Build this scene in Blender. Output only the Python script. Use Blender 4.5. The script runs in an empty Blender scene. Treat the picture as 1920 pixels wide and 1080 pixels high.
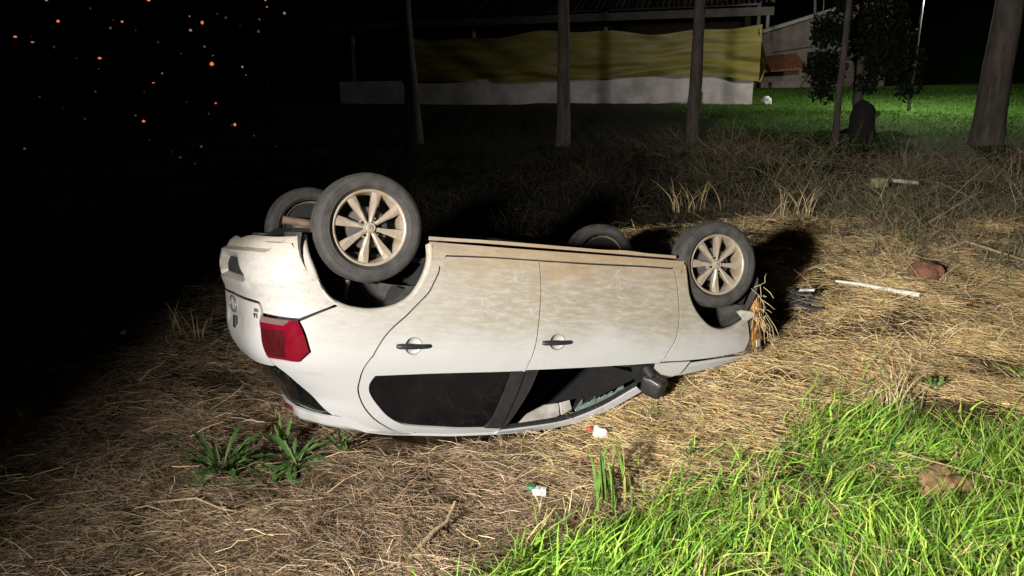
import bpy, bmesh, math, random
import numpy as np
from mathutils import Vector, Matrix
from mathutils.geometry import delaunay_2d_cdt

random.seed(7)
rng = np.random.default_rng(11)
scene = bpy.context.scene
col = scene.collection

# ------------------------------------------------------------------ camera, world, lights, exposure
CAMZ = 2.2
CW = np.array([[0.99986, -0.01648, 0.0], [-0.00423, -0.25660, 0.96651], [-0.01593, -0.96638, -0.25664]])  # columns: right, down, forward
cam_d = bpy.data.cameras.new('camera')
cam_d.sensor_width = 36.0
cam_d.lens = 27.19
cam_d.clip_start = 0.05
cam_d.clip_end = 2000
cam = bpy.data.objects.new('camera', cam_d)
mw = Matrix.Identity(4)
for r in range(3):
    mw[r][0] = CW[r, 0]; mw[r][1] = -CW[r, 1]; mw[r][2] = -CW[r, 2]
mw.translation = (0, 0, CAMZ)
cam.matrix_world = mw
col.objects.link(cam)
scene.camera = cam

world = bpy.data.worlds.new('World')
scene.world = world
world.use_nodes = True
wn = world.node_tree
bg = wn.nodes['Background']
sky = wn.nodes.new('ShaderNodeTexSky')
sky.sky_type = 'NISHITA'
sky.sun_disc = False
sky.sun_elevation = math.radians(-5)
sky.sun_rotation = math.radians(60)
wn.links.new(sky.outputs[0], bg.inputs[0])
bg.inputs[1].default_value = 0.25

# headlights of the vehicle the photographer stands next to, left of the camera: a wide low beam
HL = Vector((-2.9, -2.6, 2.7))
hl_d = bpy.data.lights.new('headlight_beam', 'SPOT')
hl_d.energy = 7300
hl_d.color = (1.0, 0.955, 0.89)
hl_d.spot_size = math.radians(81)
hl_d.spot_blend = 1.0
hl_d.shadow_soft_size = 0.28
hl = bpy.data.objects.new('headlight_beam', hl_d)
aim = Vector((math.sin(math.radians(38.5)) * 8, math.cos(math.radians(38.5)) * 8, -1.8))
hl.rotation_euler = aim.to_track_quat('-Z', 'Y').to_euler()
hl.location = HL
hl.scale = (1.0, 0.80, 1.0)
col.objects.link(hl)

scene.view_settings.view_transform = 'Standard'
scene.view_settings.look = 'None'
scene.view_settings.exposure = 0.0
scene.view_settings.gamma = 1.0
scene.view_settings.use_curve_mapping = False
scene.cycles.use_denoising = True
scene.cycles.max_bounces = 6
scene.cycles.diffuse_bounces = 3
scene.cycles.glossy_bounces = 3
scene.cycles.transmission_bounces = 6
scene.cycles.sample_clamp_indirect = 4

# ------------------------------------------------------------------ helpers
def tag(o, label=None, cat=None, group=None, kind=None):
    if label: o['label'] = label
    if cat: o['category'] = cat
    if group: o['group'] = group
    if kind: o['kind'] = kind
    return o

def empty(name, loc=(0, 0, 0), rz=0.0):
    o = bpy.data.objects.new(name, None)
    o.location = loc
    o.rotation_euler = (0, 0, rz)
    o.empty_display_size = 0.1
    col.objects.link(o)
    return o

def link(name, me, mat=None, parent=None):
    if mat is not None:
        for m in (mat if isinstance(mat, (list, tuple)) else [mat]):
            me.materials.append(m)
    o = bpy.data.objects.new(name, me)
    col.objects.link(o)
    if parent is not None:
        o.parent = parent
    return o

def mesh(name, verts, faces, mat=None, parent=None, smooth=True, sharp=40, mi=None):
    me = bpy.data.meshes.new(name)
    me.from_pydata([tuple(map(float, v)) for v in verts], [], [tuple(map(int, f)) for f in faces])
    me.update()
    if smooth:
        me.polygons.foreach_set('use_smooth', [True] * len(me.polygons))
        if sharp:
            me.set_sharp_from_angle(angle=math.radians(sharp))
    o = link(name, me, mat, parent)
    if mi is not None:
        me.polygons.foreach_set('material_index', mi)
    return o

class MB:
    """collects simple solids and links them as one mesh"""
    def __init__(s): s.v = []; s.f = []
    def add(s, vs, fs):
        n = len(s.v); s.v += [tuple(v) for v in vs]; s.f += [tuple(i + n for i in f) for f in fs]; return s
    def box(s, c, size, rot=None, taper=1.0):
        x, y, z = [d / 2 for d in size]
        vs = [Vector((sx * x * (taper if sz > 0 else 1), sy * y * (taper if sz > 0 else 1), sz * z)) for sx in (-1, 1) for sy in (-1, 1) for sz in (-1, 1)]
        if rot is not None: vs = [rot @ v for v in vs]
        c = Vector(c)
        return s.add([v + c for v in vs], [(0, 1, 3, 2), (4, 6, 7, 5), (0, 4, 5, 1), (2, 3, 7, 6), (0, 2, 6, 4), (1, 5, 7, 3)])
    def tube(s, pts, rads, n=10, cap=True, squash=1.0):
        pts = [Vector(p) for p in pts]
        if not isinstance(rads, (list, tuple)): rads = [rads] * len(pts)
        vs = []; fs = []
        t0 = (pts[1] - pts[0]).normalized()
        a = t0.orthogonal().normalized()
        for i, p in enumerate(pts):
            t = (pts[min(i + 1, len(pts) - 1)] - pts[max(i - 1, 0)]).normalized()
            a = (a - t * a.dot(t)).normalized(); b = t.cross(a)
            for k in range(n):
                q = 2 * math.pi * k / n
                vs.append(p + (a * math.cos(q) + b * math.sin(q) * squash) * rads[i])
        for i in range(len(pts) - 1):
            for k in range(n):
                k2 = (k + 1) % n
                fs.append((i * n + k, i * n + k2, (i + 1) * n + k2, (i + 1) * n + k))
        if cap:
            fs.append(tuple(range(n))[::-1]); fs.append(tuple((len(pts) - 1) * n + k for k in range(n)))
        return s.add(vs, fs)
    def build(s, name, mat=None, parent=None, smooth=True, sharp=40):
        return mesh(name, s.v, s.f, mat, parent, smooth, sharp)

def bevel(o, w, seg=2):
    bm = bmesh.new(); bm.from_mesh(o.data)
    bmesh.ops.bevel(bm, geom=list(bm.edges), offset=w, segments=seg, affect='EDGES', profile=0.6)
    bm.to_mesh(o.data); bm.free()
    o.data.polygons.foreach_set('use_smooth', [True] * len(o.data.polygons))
    o.data.set_sharp_from_angle(angle=math.radians(50))
    return o

# numpy value noise
_tab = rng.random((256, 256))
def vn(x, y, sc=1.0, seed=0):
    x = np.asarray(x, float) * sc + seed * 17.31; y = np.asarray(y, float) * sc + seed * 5.77
    xi = np.floor(x).astype(int); yi = np.floor(y).astype(int)
    fx = x - xi; fy_ = y - yi
    fx = fx * fx * (3 - 2 * fx); fy_ = fy_ * fy_ * (3 - 2 * fy_)
    g = lambda a, b: _tab[a & 255, b & 255]
    return (g(xi, yi) * (1 - fx) + g(xi + 1, yi) * fx) * (1 - fy_) + (g(xi, yi + 1) * (1 - fx) + g(xi + 1, yi + 1) * fx) * fy_

def sm(a, b, t):
    t = np.clip((np.asarray(t, float) - a) / (b - a), 0, 1)
    return t * t * (3 - 2 * t)

# ------------------------------------------------------------------ materials
def new_mat(name):
    m = bpy.data.materials.new(name); m.use_nodes = True
    return m, m.node_tree, m.node_tree.nodes['Principled BSDF']

def nd(nt, t, **kw):
    n = nt.nodes.new(t)
    for k, v in kw.items(): setattr(n, k, v)
    return n

def mixc(nt, fac, a, b, mode='MIX'):
    n = nt.nodes.new('ShaderNodeMix'); n.data_type = 'RGBA'; n.blend_type = mode
    for sock, val in ((n.inputs[0], fac), (n.inputs[6], a), (n.inputs[7], b)):
        if hasattr(val, 'node'): nt.links.new(val, sock)
        elif isinstance(val, (int, float)): sock.default_value = val
        else: sock.default_value = (*val, 1)
    return n.outputs[2]

def mth(nt, op, a, b=None, clamp=False):
    n = nt.nodes.new('ShaderNodeMath'); n.operation = op; n.use_clamp = clamp
    for s, v in ((n.inputs[0], a), (n.inputs[1], b)):
        if v is None: continue
        if hasattr(v, 'node'): nt.links.new(v, s)
        else: s.default_value = v
    return n.outputs[0]

def noise(nt, vec, scale, detail=4, rough=0.55, mapscale=None):
    if mapscale is not None:
        mp = nt.nodes.new('ShaderNodeMapping'); mp.inputs['Scale'].default_value = mapscale
        nt.links.new(vec, mp.inputs[0]); vec = mp.outputs[0]
    n = nt.nodes.new('ShaderNodeTexNoise'); n.inputs['Scale'].default_value = scale
    n.inputs['Detail'].default_value = detail; n.inputs['Roughness'].default_value = rough
    nt.links.new(vec, n.inputs['Vector'])
    return n.outputs['Fac']

def ramp(nt, v, a, b, lo=0.0, hi=1.0):
    n = nt.nodes.new('ShaderNodeMapRange'); n.interpolation_type = 'SMOOTHSTEP'
    n.inputs[1].default_value = a; n.inputs[2].default_value = b; n.inputs[3].default_value = lo; n.inputs[4].default_value = hi
    nt.links.new(v, n.inputs[0]); return n.outputs[0]

def bump(nt, h, strength, dist, bs):
    n = nt.nodes.new('ShaderNodeBump'); n.inputs['Strength'].default_value = strength; n.inputs['Distance'].default_value = dist
    nt.links.new(h, n.inputs['Height']); nt.links.new(n.outputs[0], bs.inputs['Normal'])

def simple(name, c, rough=0.6, metal=0.0, var=0.25, scale=12, bmp=0.0, coat=0.0, spec=0.5, c2=None):
    """plain colour broken up by object-space noise"""
    m, nt, bs = new_mat(name)
    tc = nd(nt, 'ShaderNodeTexCoord').outputs['Object']
    n1 = noise(nt, tc, scale, 5, 0.6)
    f = ramp(nt, n1, 0.3, 0.7)
    lo = tuple(x * (1 - var) for x in c) if c2 is None else c2
    nt.links.new(mixc(nt, f, lo, tuple(min(1, x * (1 + var * 0.4)) for x in c)), bs.inputs['Base Color'])
    bs.inputs['Metallic'].default_value = metal
    bs.inputs['Specular IOR Level'].default_value = spec
    nt.links.new(ramp(nt, n1, 0.2, 0.8, max(0.03, rough - 0.1), min(1, rough + 0.12)), bs.inputs['Roughness'])
    bs.inputs['Coat Weight'].default_value = coat
    if bmp: bump(nt, n1, bmp, 0.02, bs)
    return m

def vcol_mat(name, rough=0.6, trans=0.0, spec=0.3):
    m, nt, bs = new_mat(name)
    a = nd(nt, 'ShaderNodeAttribute', attribute_name='col')
    nt.links.new(a.outputs['Color'], bs.inputs['Base Color'])
    bs.inputs['Roughness'].default_value = rough
    bs.inputs['Specular IOR Level'].default_value = spec
    if trans:
        t = nd(nt, 'ShaderNodeBsdfTranslucent'); nt.links.new(a.outputs['Color'], t.inputs[0])
        mx = nd(nt, 'ShaderNodeMixShader'); mx.inputs[0].default_value = trans
        nt.links.new(bs.outputs[0], mx.inputs[1]); nt.links.new(t.outputs[0], mx.inputs[2])
        nt.links.new(mx.outputs[0], nt.nodes['Material Output'].inputs[0])
    return m

def car_paint(name, grime=1.0):
    """white paint with a film of tan dust towards the sills, streaks, specks and mud (car-space coordinates)"""
    m, nt, bs = new_mat(name)
    tc = nd(nt, 'ShaderNodeTexCoord').outputs['Object']
    sx = nd(nt, 'ShaderNodeSeparateXYZ'); nt.links.new(tc, sx.inputs[0])
    X, Z = sx.outputs[0], sx.outputs[2]
    big = noise(nt, tc, 2.2, 4, 0.6)
    streak = noise(nt, tc, 6.0, 5, 0.65, (1.2, 1.0, 6.0))
    fine = noise(nt, tc, 26, 6, 0.7, (0.35, 0.7, 1.6))
    # dust line rises towards the rear of the doors like the belt line
    zz = mth(nt, 'ADD', Z, mth(nt, 'MULTIPLY', X, 0.045))
    zz = mth(nt, 'ADD', zz, mth(nt, 'MULTIPLY', mth(nt, 'SUBTRACT', big, 0.5), 0.34))
    zz = mth(nt, 'ADD', zz, mth(nt, 'MULTIPLY', mth(nt, 'SUBTRACT', streak, 0.5), 0.16))
    dust = ramp(nt, zz, 1.02, 0.70)
    dust2 = ramp(nt, zz, 0.62, 0.36)
    front = ramp(nt, X, -0.5, 1.3, 0.42, 1.0)
    dm = mth(nt, 'MULTIPLY', dust, front)
    dm = mth(nt, 'MULTIPLY', dm, ramp(nt, fine, 0.32, 0.60, 0.35, 1.0))
    c = mixc(nt, mth(nt, 'MULTIPLY', dm, 0.92 * grime), (0.455, 0.455, 0.453), (0.28, 0.232, 0.152))
    c = mixc(nt, mth(nt, 'MULTIPLY', mth(nt, 'MULTIPLY', dust2, front), 0.62 * grime), c, (0.35, 0.23, 0.115))
    # grey scuffs and streaks
    sc = noise(nt, tc, 11, 6, 0.7, (1.0, 1.0, 2.5))
    scf = mth(nt, 'MULTIPLY', ramp(nt, sc, 0.56, 0.72), ramp(nt, zz, 1.05, 0.70))
    c = mixc(nt, mth(nt, 'MULTIPLY', scf, 0.55 * grime), c, (0.25, 0.22, 0.17))
    # mud flecks, thickest round the rear wheel arch
    fl = noise(nt, tc, 42, 3, 0.75, (1, 1, 1.8))
    dx = mth(nt, 'ADD', X, 0.16); dz = mth(nt, 'SUBTRACT', Z, 0.52)
    rr = mth(nt, 'ADD', mth(nt, 'MULTIPLY', dx, dx), mth(nt, 'MULTIPLY', dz, dz))
    near = ramp(nt, rr, 0.13, 0.04)
    thr = mth(nt, 'SUBTRACT', 0.74, mth(nt, 'MULTIPLY', near, 0.15))
    flm = ramp(nt, mth(nt, 'SUBTRACT', fl, thr), 0.0, 0.05)
    flm = mth(nt, 'MULTIPLY', flm, ramp(nt, Z, 1.0, 0.7))
    c = mixc(nt, mth(nt, 'MULTIPLY', flm, 0.6 * grime), c, (0.20, 0.15, 0.09))
    # long scratches and smeared runs
    s1 = noise(nt, tc, 2.0, 1, 0.3, (0.35, 1.0, 3.4)); s2 = noise(nt, tc, 4.0, 2, 0.5, (1.6, 1.0, 0.5)); s3 = noise(nt, tc, 1.7, 3, 0.6)
    l1 = mth(nt, 'MULTIPLY', ramp(nt, mth(nt, 'ABSOLUTE', mth(nt, 'SUBTRACT', s1, 0.47)), 0.0, 0.0035, 1, 0), ramp(nt, s3, 0.50, 0.58))
    l2 = mth(nt, 'MULTIPLY', ramp(nt, mth(nt, 'ABSOLUTE', mth(nt, 'SUBTRACT', s2, 0.55)), 0.0, 0.006, 1, 0), ramp(nt, s3, 0.47, 0.38))
    c = mixc(nt, mth(nt, 'MULTIPLY', l1, 0.28 * grime), c, (0.20, 0.165, 0.12))
    c = mixc(nt, mth(nt, 'MULTIPLY', l2, 0.35 * grime), c, (0.62, 0.60, 0.55))
    sm_ = noise(nt, tc, 5.5, 6, 0.72, (0.5, 1, 1.3))
    smf = mth(nt, 'MULTIPLY', ramp(nt, sm_, 0.50, 0.68), ramp(nt, Z, 1.02, 0.62))
    c = mixc(nt, mth(nt, 'MULTIPLY', smf, 0.45 * grime), c, (0.24, 0.20, 0.14))
    nt.links.new(c, bs.inputs['Base Color'])
    nt.links.new(mth(nt, 'ADD', 0.32, mth(nt, 'MULTIPLY', dm, 0.4)), bs.inputs['Roughness'])
    nt.links.new(mth(nt, 'MULTIPLY', mth(nt, 'SUBTRACT', 1.0, dm), 0.5), bs.inputs['Coat Weight'])
    bs.inputs['Coat Roughness'].default_value = 0.12
    bump(nt, noise(nt, tc, 3.0, 2, 0.5), 0.10, 0.03, bs)
    return m

M = {}
M['paint'] = car_paint('white_dusty_car_paint')
M['gloss_black'] = simple('tinted_glass', (0.006, 0.006, 0.007), 0.12, 0, 0.2, 3, 0, 0.3)
M['trim'] = simple('black_plastic_trim', (0.022, 0.022, 0.023), 0.5, 0, 0.25, 20)
M['dark'] = simple('dark_underbody', (0.014, 0.013, 0.012), 0.8, 0, 0.4, 8)
M['liner'] = simple('wheel_arch_liner', (0.060, 0.055, 0.050), 0.8, 0, 0.45, 9, 0.3)
M['fabric'] = simple('interior_fabric', (0.015, 0.015, 0.016), 0.9, 0, 0.3, 30)
M['lightcloth'] = simple('pale_headliner', (0.42, 0.40, 0.36), 0.9, 0, 0.35, 9)
M['rubber'] = simple('dusty_tyre_rubber', (0.048, 0.045, 0.041), 0.8, 0, 0.35, 14, 0.15, c2=(0.026, 0.024, 0.022))
M['rust'] = simple('rusty_metal', (0.17, 0.12, 0.08), 0.7, 0, 0.4, 16, 0.2)
M['steel'] = simple('dull_steel', (0.22, 0.21, 0.19), 0.45, 0.5, 0.3, 30)
M['red'] = simple('red_lens', (0.15, 0.003, 0.012), 0.10, 0, 0.15, 5, 0, 1.0)
M['darkred'] = simple('dark_red_lens', (0.055, 0.006, 0.008), 0.15, 0, 0.25, 14, 0, 0.8)
M['clear'] = simple('smoky_clear_lens', (0.15, 0.105, 0.10), 0.12, 0, 0.2, 9, 0, 0.8)
M['amber'] = simple('muddy_amber_plastic', (0.40, 0.20, 0.06), 0.4, 0, 0.6, 22, 0.3)
M['shadeplastic'] = simple('grey_broken_plastic', (0.45, 0.44, 0.39), 0.4, 0, 0.3, 14)

def rim_mat():
    m, nt, bs = new_mat('dusty_alloy')
    tc = nd(nt, 'ShaderNodeTexCoord').outputs['Object']
    a = noise(nt, tc, 9, 5, 0.65); b = noise(nt, tc, 60, 3, 0.6)
    c = mixc(nt, ramp(nt, a, 0.35, 0.7), (0.39, 0.35, 0.285), (0.29, 0.21, 0.135))
    c = mixc(nt, ramp(nt, b, 0.55, 0.75, 0, 0.5), c, (0.2, 0.13, 0.08))
    nt.links.new(c, bs.inputs['Base Color'])
    bs.inputs['Metallic'].default_value = 0.25
    bs.inputs['Roughness'].default_value = 0.48
    return m
M['rim'] = rim_mat()

def glass_mat():
    m, nt, bs = new_mat('shattered_glass')
    bs.inputs['Base Color'].default_value = (0.55, 0.72, 0.66, 1)
    bs.inputs['Roughness'].default_value = 0.25
    bs.inputs['Transmission Weight'].default_value = 0.6
    tc = nd(nt, 'ShaderNodeTexCoord').outputs['Object']
    v = nd(nt, 'ShaderNodeTexVoronoi'); v.feature = 'DISTANCE_TO_EDGE'; v.inputs['Scale'].default_value = 60
    nt.links.new(tc, v.inputs['Vector'])
    nt.links.new(mixc(nt, ramp(nt, v.outputs['Distance'], 0.0, 0.08), (0.7, 0.8, 0.76), (0.25, 0.36, 0.32)), bs.inputs['Base Color'])
    return m
M['shatter'] = glass_mat()

# ------------------------------------------------------------------ terrain
# pose of the overturned car (its frame: x forward, y left, z up when upright; origin under the rear axle)
CM = [[0.88487, 0.45413, -0.10376], [0.42221, -0.87597, -0.23327], [-0.19682, 0.16261, -0.96686]]
CT = (-1.083, 4.8745, CAMZ - 0.5837)
def gz(x, y):
    x = np.asarray(x, float); y = np.asarray(y, float)
    yc = np.clip(y, -60, 34)
    z = 0.055 * np.clip(yc - 4, 0, None) * sm(4, 7, yc)
    z = z + 0.16 * sm(0.2, 1.5, x) * sm(3.6, 5, y) * (1 - 0.6 * sm(8, 16, y))
    z = z + 0.17 * np.clip(y - 46, 0, None) * sm(46, 60, y)            # hillside far behind
    near = 1 - sm(14, 30, np.hypot(x, y - 5))
    z = z + 0.16 * (vn(x, y, 1.15, 17) - 0.45) * sm(1.9, 2.8, x) * sm(4.6, 5.6, y) * (1 - sm(9, 13, y))      # lumpy bank right of the car
    z = z + near * (0.09 * (vn(x, y, 1.7, 1) - 0.5) + 0.065 * (vn(x, y, 4.3, 2) - 0.5) + 0.04 * (vn(x, y, 10.0, 7) - 0.5))
    z = z + 0.10 * (vn(x, y, 0.35, 3) - 0.5) * sm(7, 12, y)
    # hollow pressed into the soil by the roof and hood of the car
    dx = x - CT[0]; dy = y - CT[1]; dzz = z - CT[2]
    cx = CM[0][0] * dx + CM[1][0] * dy + CM[2][0] * dzz
    cy = CM[0][1] * dx + CM[1][1] * dy + CM[2][1] * dzz
    cz = CM[0][2] * dx + CM[1][2] * dy + CM[2][2] * dzz
    low = np.interp(cx, [-0.4, 0.0, 0.6, 1.35, 2.06, 2.98], [1.50, 1.56, 1.60, 1.60, 1.22, 1.02])
    need = np.clip((low - cz) / 0.967, 0, 0.6)
    return z - need * sm(0.70, 0.52, np.abs(cy)) * sm(-0.5, -0.2, cx) * sm(3.05, 2.9, cx)

def axis(lo, hi, f0, f1, step):
    fine = list(np.arange(f0, f1 + 1e-6, step))
    up = []; d = step; p = f1
    while p < hi: d *= 1.22; p += d; up.append(min(p, hi))
    dn = []; d = step; p = f0
    while p > lo: d *= 1.22; p -= d; dn.append(max(p, lo))
    return np.array(dn[::-1] + fine + up)

gx = axis(-320, 320, -5.0, 6.5, 0.06)
gy = axis(-40, 520, 2.0, 11.0, 0.06)
GX, GY = np.meshgrid(gx, gy)
GZ = gz(GX, GY)
nx, ny = len(gx), len(gy)
gv = np.stack([GX, GY, GZ], -1).reshape(-1, 3)
idx = np.arange(nx * ny).reshape(ny, nx)
gf = np.stack([idx[:-1, :-1], idx[:-1, 1:], idx[1:, 1:], idx[1:, :-1]], -1).reshape(-1, 4)

def fast_mesh(name, verts, quads, mat, cols=None, smooth=True):
    me = bpy.data.meshes.new(name)
    nv, nf = len(verts), len(quads)
    k = quads.shape[1]
    me.vertices.add(nv); me.loops.add(nf * k); me.polygons.add(nf)
    me.vertices.foreach_set('co', np.ascontiguousarray(verts, np.float32).ravel())
    me.loops.foreach_set('vertex_index', np.ascontiguousarray(quads, np.int32).ravel())
    me.polygons.foreach_set('loop_start', np.arange(0, nf * k, k, dtype=np.int32))
    me.polygons.foreach_set('use_smooth', np.full(nf, smooth))
    if cols is not None:
        a = me.color_attributes.new('col', 'FLOAT_COLOR', 'POINT')
        a.data.foreach_set('color', np.ascontiguousarray(np.c_[cols, np.ones(nv)], np.float32).ravel())
    me.update(calc_edges=True)
    me.validate()
    return link(name, me, mat)

def ground_mat():
    m, nt, bs = new_mat('straw_littered_soil')
    tc = nd(nt, 'ShaderNodeTexCoord').outputs['Object']
    sx = nd(nt, 'ShaderNodeSeparateXYZ'); nt.links.new(tc, sx.inputs[0])
    n1 = noise(nt, tc, 1.6, 6, 0.6); n2 = noise(nt, tc, 22, 5, 0.7); n3 = noise(nt, tc, 40, 4, 0.6, (0.4, 2.0, 1.0))
    soil = mixc(nt, ramp(nt, n1, 0.35, 0.65), (0.045, 0.028, 0.018), (0.085, 0.055, 0.033))
    straw = mixc(nt, ramp(nt, n3, 0.4, 0.65), (0.07, 0.045, 0.025), (0.20, 0.14, 0.075))
    c = mixc(nt, ramp(nt, n2, 0.35, 0.6), soil, straw)
    lawn = mixc(nt, ramp(nt, n2, 0.35, 0.65), (0.035, 0.080, 0.012), (0.065, 0.145, 0.02))
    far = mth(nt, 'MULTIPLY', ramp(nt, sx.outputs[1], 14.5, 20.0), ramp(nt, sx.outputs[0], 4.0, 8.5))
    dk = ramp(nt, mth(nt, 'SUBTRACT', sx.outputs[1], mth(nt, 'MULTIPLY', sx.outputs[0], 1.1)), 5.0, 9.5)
    c = mixc(nt, dk, c, (0.022, 0.020, 0.014))  # soil darkened behind the car, the shade there put into the colour
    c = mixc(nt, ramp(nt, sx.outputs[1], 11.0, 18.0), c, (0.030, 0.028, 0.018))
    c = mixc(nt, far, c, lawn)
    nt.links.new(c, bs.inputs['Base Color']); bs.inputs['Roughness'].default_value = 0.95
    bs.inputs['Specular IOR Level'].default_value = 0.1
    bump(nt, n3, 0.8, 0.03, bs)
    return m
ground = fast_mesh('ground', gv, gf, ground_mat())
tag(ground, kind='structure')

# ------------------------------------------------------------------ blades and straw
def strands(name, mat, root, az, el, length, width, bend, cols, nseg=3, clampz=None, taper=0.25, jitter=0.06):
    N = len(root)
    t = np.linspace(0, 1, nseg + 1)
    d = np.stack([np.cos(az) * np.cos(el), np.sin(az) * np.cos(el), np.sin(el)], -1)
    P = root[:, None, :] + d[:, None, :] * (length[:, None, None] * t[None, :, None])
    P = P + bend[:, None, :] * (length[:, None, None] * (t ** 2)[None, :, None])
    P[:, 1:-1] += rng.normal(0, 1, (N, nseg - 1, 3)) * (length * jitter)[:, None, None]
    if clampz is not None:
        g = gz(P[..., 0], P[..., 1]) + clampz
        P[..., 2] = np.maximum(P[..., 2], g)
    rnd = rng.normal(0, 1, (N, 3))
    side = np.cross(d, rnd); side /= np.linalg.norm(side, axis=1, keepdims=True) + 1e-9
    wt = width[:, None] * (1 - (1 - taper) * t[None, :] ** 1.5) * 0.5
    A = P - side[:, None, :] * wt[..., None]; B = P + side[:, None, :] * wt[..., None]
    V = np.stack([A, B], 2).reshape(-1, 3)
    base = np.arange(N)[:, None] * (2 * (nseg + 1)) + np.arange(nseg)[None, :] * 2
    Q = np.stack([base, base + 1, base + 3, base + 2], -1).reshape(-1, 4)
    C = np.repeat(cols, 2 * (nseg + 1), axis=0)
    return fast_mesh(name, V, Q, mat, C, smooth=False)

def greenline(x):   # green verge lies nearer than this line
    return np.interp(x, [-0.4, -0.07, 0.11, 0.5, 0.91, 1.85, 3.4, 6.0], [2.85, 3.10, 3.26, 3.46, 4.0, 4.45, 4.66, 4.85])

def in_view(x, y, m=0.35):
    return (np.abs(x - 0.02 * y) < (0.68 * y + 0.35 + m))

def palette(n, cs, ps, jit=0.14):
    cs = np.array(cs); k = rng.choice(len(cs), n, p=np.array(ps) / sum(ps))
    c = cs[k] * (1 + rng.normal(0, jit, (n, 1)))
    return np.clip(c * (1 + rng.normal(0, 0.05, (n, 3))), 0.005, 0.9)

M['straw'] = vcol_mat('dry_straw', 0.75, 0.0, 0.25)
M['blade'] = vcol_mat('grass_blades', 0.55, 0.25, 0.3)

def under_car(x, y):
    dx = x - CT[0]; dy = y - CT[1]; dz = gz(x, y) - CT[2]
    cx = CM[0][0] * dx + CM[1][0] * dy + CM[2][0] * dz; cy = CM[0][1] * dx + CM[1][1] * dy + CM[2][1] * dz
    return (cx > 0.2) & (cx < 2.95) & (cy < 0.50) & (cy > -0.60)

def scatter(n, x0, x1, y0, y1, dens):
    x = rng.uniform(x0, x1, n); y = rng.uniform(y0, y1, n)
    k = (rng.random(n) < dens(x, y)) & in_view(x, y) & ~under_car(x, y)
    return x[k], y[k]

def clump(x, y):
    return 0.55 * vn(x, y, 2.6, 5) + 0.45 * vn(x, y, 7.5, 6)

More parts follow.
